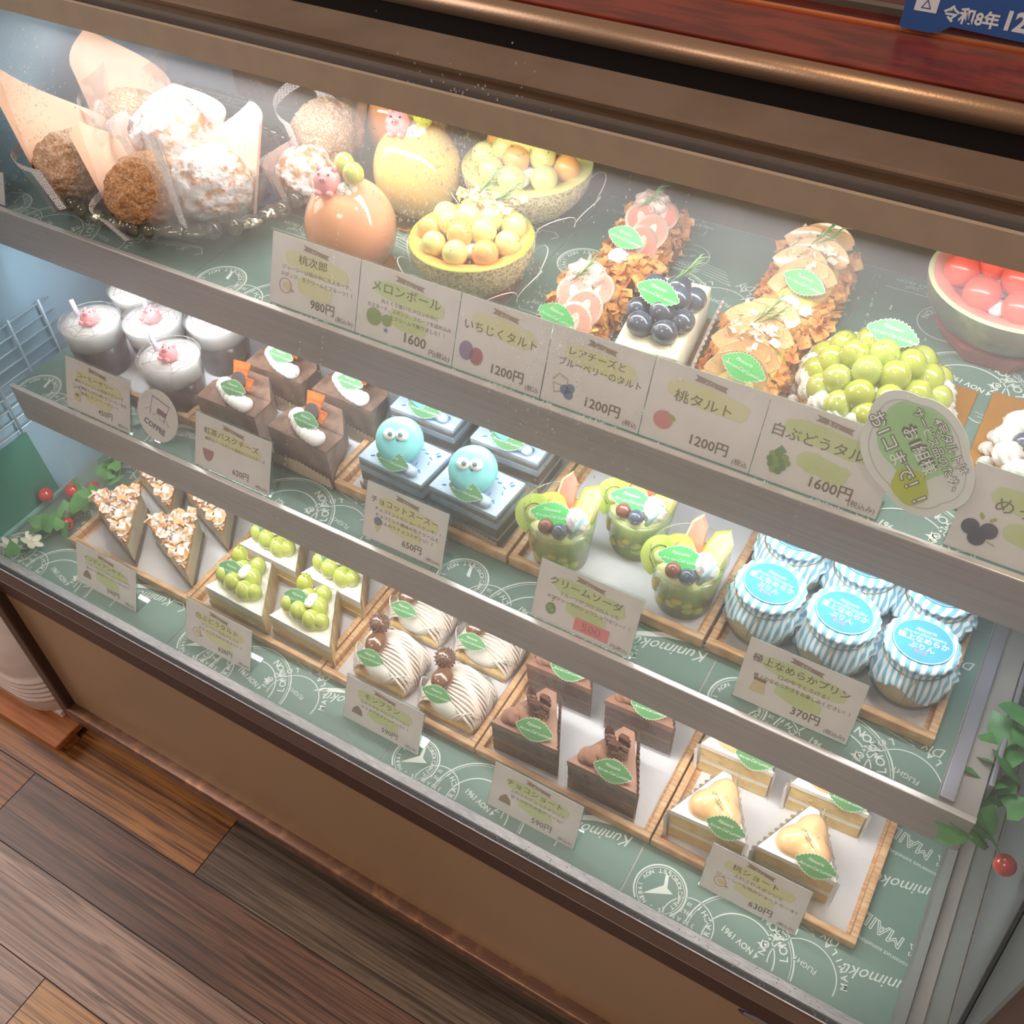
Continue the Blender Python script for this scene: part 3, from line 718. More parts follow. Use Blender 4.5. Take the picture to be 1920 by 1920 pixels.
card((-.4555, .553, ZT), .1015, HT, 'white price card reading メロンボール 1600円 with lime wash', ['メロンボール'], ['丸くくり抜いたメロンの中に', 'カスタード、スポンジ、フルーツを詰め込み', 'メロンと生クリームで飾りました！！'], '1600', '円(税込)', 'melon', .0105, .0125, .0042, LIM, group='price cards on the top shelf')
card((-.3610, .553, ZT), .0855, HT, 'white price card reading いちじくタルト 1200円 with two figs drawn', ['いちじくタルト'], [], '1200円', '(税込', 'fig', .0098, .0112, group='price cards on the top shelf')
card((-.2730, .553, ZT), .0885, HT, 'white price card with two-line title レアチーズとブルーベリーのタルト', ['レアチーズと', 'ブルーベリーのタルト'], [], '1200円', '(税込', 'cheese', .0076, .0112, group='price cards on the top shelf')
card((-.1820, .553, ZT), .0915, HT, 'white price card reading 桃タルト 1200円 with a pink peach drawn', ['桃タルト'], [], '1200円', '(税込', 'peach', .0105, .0112, group='price cards on the top shelf')
card((-.0870, .553, ZT), .0970, HT, 'white price card reading 白ぶどうタルト 1600円 with green grapes drawn', ['白ぶどうタルト'], [], '1600円', '(税込み)', 'grapes', .0108, .0115, wash=LIM, group='price cards on the top shelf')
card((.0600, .553, ZT), .1000, HT, 'white price card with three dark blueberries drawn, cut by the right picture edge', ['めっちゃ'], [], '1', '', 'berries', .0125, .0112, wash=LIM, group='price cards on the top shelf')
HM = .0605
card((-.8225, .4705, ZM), .0955, HM, 'white price card reading コーヒーゼリー 450円 beside the round coffee sign', ['コーヒーゼリー'], ['豚をイメージした型抜きゼリーで', 'ここぽ珈琲さんから頂いたコーヒー豆を', '使用したコーヒーゼリー！'], '450円', '(税込み)', 'cup', .0068, .0088, .0044, group='price cards on the middle shelf')
card((-.6330, .4705, ZM), .0985, HM, 'white price card reading 紅茶バスクチーズ 620円 before the basque slices', ['紅茶バスクチーズ'], ['濃厚なアールグレイ風味のバスクチーズ'], '620円', '(税込み)', 'slice', .0078, .0088, .0040, group='price cards on the middle shelf')
card((-.4260, .4745, ZM), .0910, HM, 'white price card reading チョコットスースー 650円 before the macaron cakes', ['チョコットスースー'], ['チョコミントのショートケーキ！！', 'チョコミント風味の生クリームと', 'ふんわりチョコスポンジ！！'], '650円', '(税込み)', 'cone', .0078, .0092, .0044, group='price cards on the middle shelf')
card((-.2340, .4705, ZM), .0970, HM, 'white price card reading クリームソーダ with a pink 500 sticker', ['クリームソーダ'], ['フルーツがゴロゴロ入った', 'メロンソーダのシュワシュワゼリー！！'], '', '円(税込)', 'soda', .0088, .0098, .0044, LIM, sticker='500', group='price cards on the middle shelf')
card((-.0470, .4800, ZM), .0960, HM, 'white price card reading 極上なめらかプリン 370円 before the pudding jars', ['極上なめらかプリン'], ['口の中でとろける！', '極上のなめらかさをお楽しみください！！'], '370円', '(税込み)', 'jar', .0082, .0100, .0046, LIM, group='price cards on the middle shelf')
HB = .0560
card((-.8130, .3830, ZB), .0960, HB, 'white price card reading インディアンサマー 590円 at the left of the case floor', ['インディアンサマー'], ['シナモンとりんごのショコラケーキに', '香ばしい薄焼きアーモンドをのせて'], '590円', '(税込み)', 'cake', .0066, .0084, .0040, LIM, group='price cards on the case floor')
card((-.6410, .3840, ZB), .0950, HB, 'white price card reading 白ぶどうタルト 620円 before the grape slices', ['白ぶどうタルト'], ['ジューシーな白ぶどうと', 'タルトこだわりのタルト！！'], '620円', '(税込み)', 'peach_slice', .0078, .0084, .0046, group='price cards on the case floor')
card((-.4220, .3900, ZB), .0960, HB, 'white price card reading モンブラン 590円 before the mont blancs', ['モンブラン'], ['なめらかなマロンクリームと', 'サクサクのメレンゲ入り！！'], '590円', '(税込み)', 'cake', .0078, .0084, .0044, LIM, group='price cards on the case floor')
card((-.2360, .3800, ZB), .0960, HB, 'white price card reading チョコショート 590円 before the chocolate cakes', ['チョコショート'], ['ふわふわチョコスポンジと', '甘さひかえめ生クリーム！'], '590円', '(税込み)', 'cake', .0078, .0092, .0046, LIM, group='price cards on the case floor')
card((-.0240, .4075, ZB), .0930, HB, 'white price card reading 桃ショート 630円 before the peach shortcakes', ['桃ショート'], ['ふわふわスポンジと', 'ジューシーな桃のショートケーキ！'], '630円', '(税込み)', 'peach_slice', .0078, .0092, .0048, group='price cards on the case floor')
card((-.9990, .553, ZT), .0700, .035, 'small price card at the far left end of the top shelf beside the puff bowl', [], ['(税込み)'], '', '', None, group='price cards on the top shelf')

# round COFFEE sign
t = T('coffee_sign', 'round white sign with a drawn cup and the word COFFEE', 'sign', (-.738, .474, ZM + .004)); mx = TR(0, 0, 0, R(66), 0, R(0)) @ TR(0, .030, 0, 0, 0, R(-14))
P1('disc', prism([(.0285 * math.cos(a * PI / 24), .0285 * math.sin(a * PI / 24)) for a in range(48)], 0, .0007), CARD, t, False, mx)
P1('sign_foot', box2(-.004, .004, 0, .012, 0, .001), ACRY, t, False)
mb = MB().add(text('COFFEE', .0088, 0, -.0135, .0009, bold=.03), 0, False).add(line2([(-.013, .018), (.013, .018)], .0012, .0009), 1, False)
mb.add(line2([(-.012, .017), (-.010, -.004)], .0005, .0009), 0, False).add(line2([(.012, .017), (.010, -.004)], .0005, .0009), 0, False)
mb.add(fan([(-.002, .009), (.011, .009), (.011, .003), (-.002, .003)], .0009), 1, False)
mb.add(line2([(-.018, -.002), (-.012, .004), (-.006, -.002), (0, .003), (.006, -.003), (.013, .002), (.018, -.004)], .0007, .0009), 2, False)
mb.build('lettering', [M('charcoal_ink', '#4c4650', .6), M('plum_ink', '#80606a', .6), M('grey_ink', '#969098', .6)], t, None, mx)

# thought-bubble notice standing before the grape cake
t = T('bubble_notice', 'cloud-shaped notice with green blot reading お1コまで leaning before the grape cake', 'sign', (-.026, .5503, ZT)); mx = TR(0, 0, .002, R(67), 0, 0) @ TR(-.002, .058, 0, 0, 0, R(-46), .88)
bub = []
for k in range(120):
    a = 2 * PI * k / 120; rr_ = .046 + .0042 * abs(math.sin(2.5 * a)); bub.append((rr_ * 1.10 * math.cos(a), rr_ * .80 * math.sin(a)))
P1('board', prism(bub, 0, .0012), M('notice_white', '#d9ddd8', .3), t, False, mx)
mb = MB().add(fan([(x * .62 - .010, y * .70 + .004) for x, y in bub], .0014), 0, False).add(line2([(x * .86, y * .84) for x, y in bub + bub[:1]], .0007, .00145), 1, False)
mb.add(fan([(x * .30 + .022, y * .34 - .016) for x, y in bub], .0015), 2, False)
mb.build('blot', [M('mint_wash', '#a8cf9c', .5), M('grey_line_print', '#b4b7b4', .5), M('lime_spot', '#b8c24e', .5)], t, None, mx)
mb = MB()
for s, x, y, z_ in (('4号タルトは', .004, .0255, .0088), ('サービス品のため、', .002, .0155, .0086), ('お1組様', -.002, .0035, .0120), ('お1コまで！！', -.004, -.0140, .0138)):
    mb.add(text(s, z_, x, y, .0017, bold=.07), 0, False); mb.add(text(s, z_, x, y, .0019, bold=.004), 1, False)
mb.build('lettering', [M('grey_print', '#70746c', .5), M('white_print', '#f2f4f0', .5)], t, None, mx)

# ================================================================== cream puffs in the glass bowl
def crust_noise(seed, amp=.09, f=2.6):
    def d(v):
        n = noise.fractal(v * f + Vector((seed, seed * 2, 0)), 1, 2, 4)
        c = noise.noise(v * f * 1.8 + Vector((seed * 3, 0, 1)))
        return amp * n - .07 * max(0, .12 - abs(c)) / .12
    return d
PUFFS = [M('puff_brown', '#b98a62', .85, col2='#dccab8', vs=420, vlo=.40, vhi=.68, bump=1, bs=190), M('puff_dark', '#a8703f', .85, col2='#cdb094', vs=420, vlo=.42, vhi=.72, bump=1, bs=190), M('puff_powdered', '#c08c5c', .85, col2='#e6e0e0', vs=75, vlo=.40, vhi=.52, bump=.8, bs=240)]
WRAP = [M('peach_wrap_paper', '#ecc8b0', .7, spec=.1), M('rose_wrap_paper', '#e8cac0', .7, spec=.1)]
BAG = clear('cellophane_bag', '#ffffff', .3, .15, milky=.04, bump=.6, bs=40); LACE = lace_mat()
def cream_puff(pos, r, kind, label, seed, wrap=0, lean=28, rz=0, H=.13, skew=.5, bagonly=False, roll=0, lace=True):
    r *= 1.06; rz += 46
    t = T('cream_puff', label, 'cream puff', pos, 0, 'cream puffs in the glass bowl')
    B = TR(0, 0, r * .95, R(-lean), R(roll), R(rz))
    P1('puff_shell', ell((0, 0, 0), (r, r * .96, r * .88), 72, 48, crust_noise(seed)), PUFFS[kind], t, True, B)
    def ws(R0, R1, HH, amax, sk, k=.5, z0=None, fl=.0):
        z0 = -r * .95 if z0 is None else z0
        def f(u, v):
            a = (u - .5) * 2 * amax; rad = R0 + (R1 - R0) * v
            hh = HH * (1 - k * abs(u - sk) * 1.7)
            return (rad * math.sin(a), rad * math.cos(a) + fl * v, z0 + hh * v)
        return f
    if not bagonly: P1('wrap_paper', sheet(ws(r * .86, r * 1.32, H, R(102), skew), 24, 10), WRAP[wrap], t, True, B)
    P1('cellophane', sheet(ws(r * .92, r * 1.40, H * .92, R(150), 1 - skew, .55), 28, 10), BAG, t, True, B)
    if lace:
        f0 = ws(r * .925, r * 1.41, H * .92, R(150), 1 - skew, .55)
        mb = MB().add(sheet(lambda u, v: f0(.02 + u * .45, 1 - .13 * v), 26, 2)); mb.add(sheet(lambda u, v: f0(.012 + .05 * v, u), 20, 2))
        mb.build('lace_band', LACE, t, None, B)
    return t
PZ = ZT + .0165
cream_puff((-.874, .592, PZ - .004), .0380, 0, 'dusted brown cream puff in peach paper, leftmost in the bowl', 1, 0, 30, 6, .145, .22)
cream_puff((-.772, .588, PZ - .004), .0385, 1, 'dark brown cream puff low at the front rim of the bowl', 5, 0, 26, -10, .115, .15, roll=-8)
cream_puff((-.722, .625, PZ - .003), .0395, 2, 'large cream puff whitened with icing sugar at the bowl front', 9, 0, 30, -12, .118, .72)
cream_puff((-.812, .668, PZ + .004), .0410, 2, 'sugar-dusted cream puff behind the front ones, under an arched paper', 14, 1, 24, -8, .092, .5)
cream_puff((-.668, .700, PZ - .006), .0300, 2, 'half hidden sugared cream puff at the right rim of the bowl', 21, 1, 26, -10, .07, .5)
cream_puff((-.678, .752, PZ + .010), .0340, 0, 'cream puff in clear film only, at the back right of the bowl', 27, 1, 20, -15, .125, .35, bagonly=True)
cream_puff((-.893, .690, PZ + .002), .0340, 0, 'cream puff behind the leftmost one, its tall paper leaning back', 33, 0, 20, -4, .125, .3)
def bowl():
    t = T('glass_bowl', 'clear glass serving bowl with leaves and beads around its rim', 'bowl', (-.800, .660, ZT))
    ox, oy = .132, .103
    def wob(a, q): return (1 + .015 * math.cos(9 * a) * q, .003 * math.cos(9 * a) * q)
    v, f = lathe([(.3, .001), (.55, .0015), (.74, .006), (.88, .016), (.98, .030), (1.04, .034)], 72, wob)
    v = [(x * ox, y * oy, z) for x, y, z in v]; G = clear('pressed_glass', '#e6e8dc', .75, .05, milky=.07)
    P1('dish', (v, f), G, t)
    rnd = random.Random(4)
    for k in range(30):
        a = 2 * PI * k / 30; x, y = 1.06 * ox * math.cos(a), 1.06 * oy * math.sin(a); rz = math.atan2(oy * math.cos(a), -ox * math.sin(a))
        if k % 3 == 0:
            for q in (-.011, .009): P1('glass_bead', ell((0, 0, 0), .0085, 14, 10), clear('bead_glass', '#dcdcc4', .95, .04, milky=.06), t, True, TR(x + q * math.cos(rz), y + q * math.sin(rz), .031))
        else:
            P1('glass_leaf', ell((0, 0, 0), (.017, .0075, .0035), 16, 8, lambda d: .12 * math.cos(10 * d.x)), clear('bead_glass'), t, True, TR(x, y, .032 + .002 * (k % 2), R(25), 0, rz))
bowl()

# ================================================================== peach cakes
def jelly(name, a, b, lo=.35, hi=.65):
    m = M(name, a, .12, col2=b, vs=12, vlo=lo, vhi=hi, coat=1, sss=.3); return m
def peach(pos, label, mat, pigs=True, r=.0425, s=1):
    t = T('peach_cake', label, 'cake', pos, 0, 'whole peach cakes on the top shelf')
    P1('gold_board', lathe([(.001, 0), (.036, .0003), (.037, .004), (.0365, .0045), (.035, .0015), (.001, .001)], 40, lambda a, q: (1 + .008 * math.cos(40 * a), 0)), M('gold_board', '#c08a3c', .3, .8), t)
    P1('peach', ell((0, 0, r * 1.09 + .0015), (r, r, r * 1.10), 48, 32, lambda d: -.06 * math.exp(-((d.x - .1) ** 2 + (d.y + .2) ** 2) * 9) * (d.z > 0) - .03 * math.exp(-(d.x * 5) ** 2) * max(0, -d.y)), mat, t)
    mb = MB(); rnd = random.Random(3)
    for k in range(16): mb.add(ell((rnd.uniform(-.014, .014), -.004 + rnd.uniform(-.006, .01), 2.20 * r - .003 + rnd.uniform(-.002, .003)), rnd.uniform(.003, .006), 10, 7))
    mb.build('cream', CREAM, t)
    if pigs:
        pig(t, TR(-.0095, -.010, 2.20 * r + .0030, R(-30), 0, R(18), .0125))
        grape(t, -.003, .008, 2.20 * r + .012, .0096, 'green'); grape(t, .012, .001, 2.20 * r + .010, .0096, 'green')
    return t
peach((-.562, .633, ZT), 'pinkish whole peach cake with sugar pig, nearest the price cards', jelly('pink_peach_glaze', '#f2b27e', '#ee9c88', .35, .7))
peach((-.563, .745, ZT), 'golden whole peach cake with sugar pig behind the pinkish one', jelly('gold_peach_glaze', '#f0bf6c', '#f4cf86'), r=.0440)
peach((-.628, .822, ZT), 'orange whole peach cake hidden furthest back under the lamp housing', jelly('orange_peach_glaze', '#ee9c66', '#f0ae7c'), False)

# ================================================================== fruit bowls
NETM = net_mat('netted_rind', '#b3a468', '#e9ddb8', 210, .07); WMR = M('watermelon_rind', '#6f7a4a', .4, col2='#434f30', vs=30)
MO = M('orange_melon_flesh', '#f3ab58', .35, col2='#f6ba70', sss=.2, coat=.4); MG = M('green_melon_flesh', '#e2dc84', .35, col2='#eae69a', sss=.2, coat=.4)
RED = M('watermelon_flesh', '#ee5548', .3, col2='#f26a58', vs=30, sss=.2, coat=.5)
def fruit_bowl(pos, r, label, name, balls, flesh, rindm, edge, top=None, box=True, wires=True, half=True, cat='fruit bowl', seed=1):
    t = T(name, label, cat, pos); H = .060; rnd = random.Random(seed)
    prof = [(.001, .006)] + [(r * math.sin(a), .006 + (H - .006) * (1 - math.cos(a))) for a in [PI / 2 * k / 12 for k in range(2, 13)]]
    P1('rind', lathe(prof, 56), rindm, t)
    P1('rim_flesh', lathe([(r, H - .0001), (r - .0012, H + .0009), (r - .004, H + .001)], 56), edge, t)
    P1('flesh', lathe([(r - .004, H + .001), (r * .80, H + .0005), (r * .72, H - .006), (r * .6, H - .009), (.001, H - .009)], 56), flesh, t)
    mb = MB()
    for k in range(14): a = rnd.uniform(0, 6.28); q = r * .62 * rnd.random() ** .5; mb.add(ell((q * math.cos(a), q * math.sin(a), H - .003 + .006 * (1 - q / r)), (.009, .009, .006), 12, 8))
    mb.build('cream_filling', CREAM, t)
    b = r * .205
    pts = [(0, -.002, H + b * 1.75)] + [(r * .33 * math.cos(a), r * .33 * math.sin(a), H + b * 1.05) for a in [R(-90 + 72 * k) for k in range(5)]] + [(r * .66 * math.cos(a), r * .66 * math.sin(a), H + b * .42) for a in [R(-80 + 40 * k) for k in range(9)]]
    for k, p in enumerate(pts):
        m = balls[(k * 7 + seed + k // 3) % len(balls)]
        use('ball' + m.name, 'fruit_ball', t, TR(p[0] + rnd.gauss(0, .0006), p[1] + rnd.gauss(0, .0006), p[2], 0, 0, k, b * rnd.uniform(.93, 1.04)), lambda: P1('x', ell((0, 0, 0), 1, 18, 12), m))
    if box: P1('paper_cup', prism([(r * .62 * math.cos(a), r * .62 * math.sin(a)) for a in [PI / 4 * k + PI / 8 for k in range(8)]], 0, .020, [(r * .80 * math.cos(a), r * .80 * math.sin(a)) for a in [PI / 4 * k + PI / 8 for k in range(8)]]), M('red_brown_paper_cup', '#a8584a', .5), t, False)
    if wires:
        w_ = []
        for k in range(220):
            a = 2 * PI * k / 220; q = r * (1.04 + .17 * (.5 + .5 * math.cos(10 * a)) ** 1.5)
            w_.append((q * math.cos(a + .12 * math.sin(10 * a)), q * math.sin(a + .12 * math.sin(10 * a)), H * .32 + .022 * (.5 + .5 * math.cos(10 * a))))
        P1('looped_wire', tube(w_, .0005, 5, True), M('white_cord', '#f2f0ea', .5), t)
        P1('clear_collar', lathe([(r * .95, .014), (r * 1.06, .030)], 48, lambda a, q: (1, .003 * math.cos(10 * a) * q)), FILM, t)
    return t
mf = fruit_bowl((-.444, .656, ZT), .0560, 'half melon filled with melon balls, crumb topping, nearest the cards', 'melon_bowl', [MO, MG], MO, NETM, M('green_melon_skin', '#b4ba48', .4), seed=3)
mb = flakes(90, lambda q: (Vector((q.gauss(-.002, .015), .026 + q.gauss(0, .006), .078 + abs(q.gauss(0, .005)))), (q.gauss(0, .5), -.3, 1)), .006, 4)
mb.add(ell((0, .026, .074), (.024, .012, .009), 20, 12, lambda d: .2 * noise.noise(d * 4)), 0); mb.build('crumb_topping', M('gold_crumble', '#eec07a', .6, col2='#f6e0b4', vs=120, bump=.6, bs=200), mf)
rosemary(mf, -.018, .024, .078, 55, 1.4); rosemary(mf, .002, .026, .080, 20, 1.3)
fruit_bowl((-.464, .790, ZT), .0640, 'half melon filled with melon balls, behind the crumb-topped one', 'melon_bowl', [MG, MO, MG], MG, NETM, MG, box=False, seed=6)
wm = fruit_bowl((-.010, .808, ZT), .0720, 'half watermelon filled with red balls at the right end of the top shelf', 'watermelon_bowl', [RED], M('pale_watermelon_rim', '#f0968a', .35, col2='#f4b0a0', vs=20), WMR, M('pale_rind_edge', '#dfe0b0', .4), wires=False, seed=2)
mb = MB(); rnd = random.Random(8)
for k in range(26): a = rnd.uniform(0, 6.28); q = .045 * rnd.random() ** .5; mb.add(box(q * math.cos(a), q * math.sin(a), .060 + rnd.random() * .006, .008, .006, .005, .001), 0, False)
mb.build('custard_pieces', M('custard_yellow', '#f1d27a', .5), wm)

# ================================================================== tarts
CR = M('flaky_crust', '#f0b76e', .6, col2='#dc9450', vs=120, bump=.8, bs=220); KRAFT = M('brown_baking_paper', '#8a5f42', .6, col2='#7a5238')
def tart_base(t, w, L, h=.026, seed=1, n=260):
    P1('baking_tray', prism([(-w/2 - .004, -L/2 - .003), (w/2 + .004, -L/2 - .003), (w/2 + .004, L/2 + .003), (-w/2 - .004, L/2 + .003)], 0, .012, [(-w/2 - .007, -L/2 - .005), (w/2 + .007, -L/2 - .005), (w/2 + .007, L/2 + .005), (-w/2 - .007, L/2 + .005)]), KRAFT, t, False)
    bm = box2(-w/2, w/2, -L/2, L/2, .004, h, .006)
    mb = MB().add(bm)
    def pf(q):
        k = q.random(); x = q.uniform(-w/2, w/2); y = q.uniform(-L/2, L/2)
        if k < .45: return Vector((x, y, h + q.uniform(-.001, .003))), (0, 0, 1)
        if k < .65: return Vector((x, -L/2 - .001, q.uniform(.010, h))), (0, -1, .4)
        return Vector((math.copysign(w/2 + .001, x), y, q.uniform(.010, h))), (math.copysign(1, x), 0, .5)
    f = flakes(n, pf, .011, seed, .7); mb.add((f.v, f.f), 0, False)
    mb.build('flaky_crust', CR, t)
FIGS = M('fig_flesh', '#dd7a6c', .35, col2='#eda694', vs=160, coat=.6, stretch=(1, .3, 1)); FIGK = M('fig_skin', '#f0d9c8', .45, col2='#e6bfae', vs=60)
def figslice(t, x, y, z, r, rx, rz, ry=0):
    def b():
        mb = MB(); poly = [(math.cos(a), math.sin(a) * 1.1) for a in [2 * PI * k / 28 for k in range(28)]]
        mb.add(prism(poly, 0, .16), 1, True); mb.add(fan([(p[0] * .86, p[1] * .86) for p in poly], .165), 0, False); mb.add(fan([(p[0] * .25, p[1] * .5) for p in poly], .17), 1, False); return mb.build('x', [FIGS, FIGK])
    return use('fig', 'fig_slice', t, TR(x, y, z, R(rx), R(ry), R(rz), r), b)
def fig_tart(pos, rz, label):
    t = T('fig_tart', label, 'tart', pos, R(rz), 'fig tarts on the top shelf'); tart_base(t, .052, .116, .027, 3)
    P1('custard_top', ell((0, 0, .028), (.020, .05, .008), 20, 12), M('custard_yellow'), t)
    for x, y, z, r, rx, rz_, ry in ((.006, -.026, .036, .0165, 38, 15, 25), (.010, -.010, .040, .0160, 34, -10, 15), (-.004, .006, .041, .0155, 28, 30, -10), (.010, .020, .040, .0160, 20, 0, 10), (-.006, .030, .041, .0150, 15, 20, -20)): figslice(t, x, y, z, r, rx, rz_, ry)
    mb = MB().add(ell((-.002, .032, .044), (.017, .018, .010), 28, 18, lambda d: .3 * noise.noise(d * 3))); mb.build('sugared_fig', M('sugared_fig_skin', '#f1e0d4', .8, col2='#e4b4a6', vs=110, bump=.8, bs=300), t)
    dollop(t, -.008, -.044, .030, .0095, .010); leaf(t, -.006, -.034, .046, -12 - rz, 44, s=1.15); rosemary(t, -.010, .010, .050, 45, 1.0)
fig_tart((-.330, .6400, ZT), 8, 'fig tart with pink slices nearest the price cards')
fig_tart((-.330, .7720, ZT), 6, 'fig tart with pink slices behind the front one, near the lamp housing')
PCH = M('peach_slice_flesh', '#f7cf94', .25, col2='#f3b984', vs=30, coat=.8, sss=.2)
def peach_tart(pos, rz, label):
    t = T('peach_tart', label, 'tart', pos, R(rz), 'peach tarts on the top shelf'); tart_base(t, .060, .120, .027, 9, 320)
    def b():
        def f(u, v):
            a = (u - .5) * R(150); rr_ = .62 + .42 * math.sin(PI * v) ** .6; q = (v - .5) * .5
            return (math.sin(a) * rr_, math.cos(a) * rr_ - .5, .30 * math.sin(PI * v) + .15 * math.cos(a))
        mb = MB().add(sheet(f, 20, 8)); mb.add(sheet(lambda u, v: (f(u, v)[0] * .97, f(u, v)[1] * .97, f(u, v)[2] - .2 * math.sin(PI * v) - .05), 20, 8)); return mb.build('x', PCH)
    for x, y, z, r, rx, r_z in ((0, -.030, .037, .026, 28, 0), (.002, -.018, .040, .026, 25, 14), (-.004, -.005, .042, .026, 22, -10), (.004, .010, .044, .027, 20, 10), (-.003, .024, .045, .026, 16, -12), (.004, .038, .044, .025, 10, 6)):
        use('pslice', 'peach_slice', t, TR(x, y, z, R(rx), 0, R(r_z), r), b)
    P1('custard_top', ell((0, 0, .030), (.026, .054, .010), 20, 12), M('custard_yellow'), t)
    f = flakes(50, lambda q: (Vector((q.gauss(0, .010), .012 + q.gauss(0, .014), .054)), (0, 0, 1)), .006, 6); f.build('sugar_crumbs', M('sugar_crumb', '#f3e2cc', .8), t)
    dollop(t, -.002, -.046, .030, .0095, .010); dollop(t, .012, -.048, .028, .0070, .008); leaf(t, .004, -.036, .049, -16 - rz, 44, s=1.2); rosemary(t, -.004, .012, .056, 50, 1.1); rosemary(t, .0, .014, .056, 25, .9)
peach_tart((-.177, .6480, ZT), 4, 'peach slice tart nearest the price cards')
peach_tart((-.174, .7770, ZT), 4, 'peach slice tart at the back near the lamp housing')
t = T('blueberry_cheese_tart', 'white rare-cheese block topped with glossy blueberries', 'tart', (-.256, .655, ZT), R(8))
P1('baking_tray', box2(-.030, .038, -.056, .056, 0, .006, .001), KRAFT, t, False)
P1('cheese_block', box2(-.027, .027, -.054, .052, .006, .042, .002), M('rare_cheese', '#f4efd8', .4, sss=.2), t)
lf = MB().add(sheet(lambda u, v: (.030 + .009 * v + .0012 * math.sin(u * 90), -.055 + .11 * u, .004 + .028 * v), 60, 3)); lf.build('lace_paper', M('lace_paper_white', '#f0edf2', .7, bump=.8, bs=500), t)
for k, (x, y, z) in enumerate(((-.012, -.030, .050), (.010, -.034, .050), (-.018, -.012, .050), (.002, -.016, .056), (.019, -.016, .050), (-.010, .006, .055), (.010, .004, .057), (.020, .016, .050), (-.016, .024, .050), (.004, .026, .052))): grape(t, x, y, z, .0112, 'blue', el=.92)
leaf(t, -.004, -.012, .070, -18, 40, s=1.2); rosemary(t, 0, .010, .066, 40, 1.1)

def board(t, x0, x1, y0, y1): return P1('gold_board', box2(x0, x1, y0, y1, 0, .0022, .0009), M('orange_gold_board', '#d8963c', .38, .45), t, False)
t = T('grape_cake', 'round tart piled with glazed green grapes and ringed with cream', 'cake', (-.080, .673, ZT + .0001)); t.scale = (.93, .93, .97)
board(t, -.058, .078, -.080, .062)
P1('tart_base', lathe([(.001, .0025), (.060, .0025), (.0625, .020), (.001, .021)], 48, lambda a, q: (1 + .012 * math.cos(48 * a), 0)), CR, t)
for k in range(20): a = 2 * PI * k / 20; dollop(t, .0555 * math.cos(a), .0555 * math.sin(a), .019, .0110, .0175)
for k in range(26): a = 2 * PI * k / 26; dollop(t, .066 * math.cos(a), .066 * math.sin(a), .003, .0065, .009, name='cream_bead', ridges=5)
gl = [(0, 0, .054)] + [(.022 * math.cos(R(60 * k + 12)), .022 * math.sin(R(60 * k + 12)), .049) for k in range(6)] + [(.0395 * math.cos(R(36 * k + 10)), .0395 * math.sin(R(36 * k + 10)), .038) for k in range(10)] + [(.050 * math.cos(R(27.7 * k)), .050 * math.sin(R(27.7 * k)), .027) for k in range(13)]
for x, y, z in gl: grape(t, x, y, z, .0130, 'green' if (int(x * 900) % 3) else 'pale')
P1('cream_mound', ell((0, 0, .026), (.045, .045, .020), 24, 12), M('grape_jelly', '#b4bc48', .2, coat=.8), t)
leaf(t, .000, .014, .0665, -4, 36, s=1.3)
t = T('blueberry_cake', 'round blueberry tart ringed with cream at the right edge of the picture', 'cake', (.075, .662, ZT + .0001))
board(t, -.072, .062, -.070, .075)
P1('tart_base', lathe([(.001, .0025), (.054, .0025), (.057, .020), (.001, .021)], 48), CR, t)
for k in range(16): a = 2 * PI * k / 16; dollop(t, .050 * math.cos(a), .050 * math.sin(a), .018, .0120, .016)
for k in range(22): a = 2 * PI * k / 22; dollop(t, .060 * math.cos(a), .060 * math.sin(a), .003, .0070, .009, name='cream_bead', ridges=5)
for x, y, z in gl[:18]: grape(t, x, y, z - .012, .0095, 'blue', el=.92)

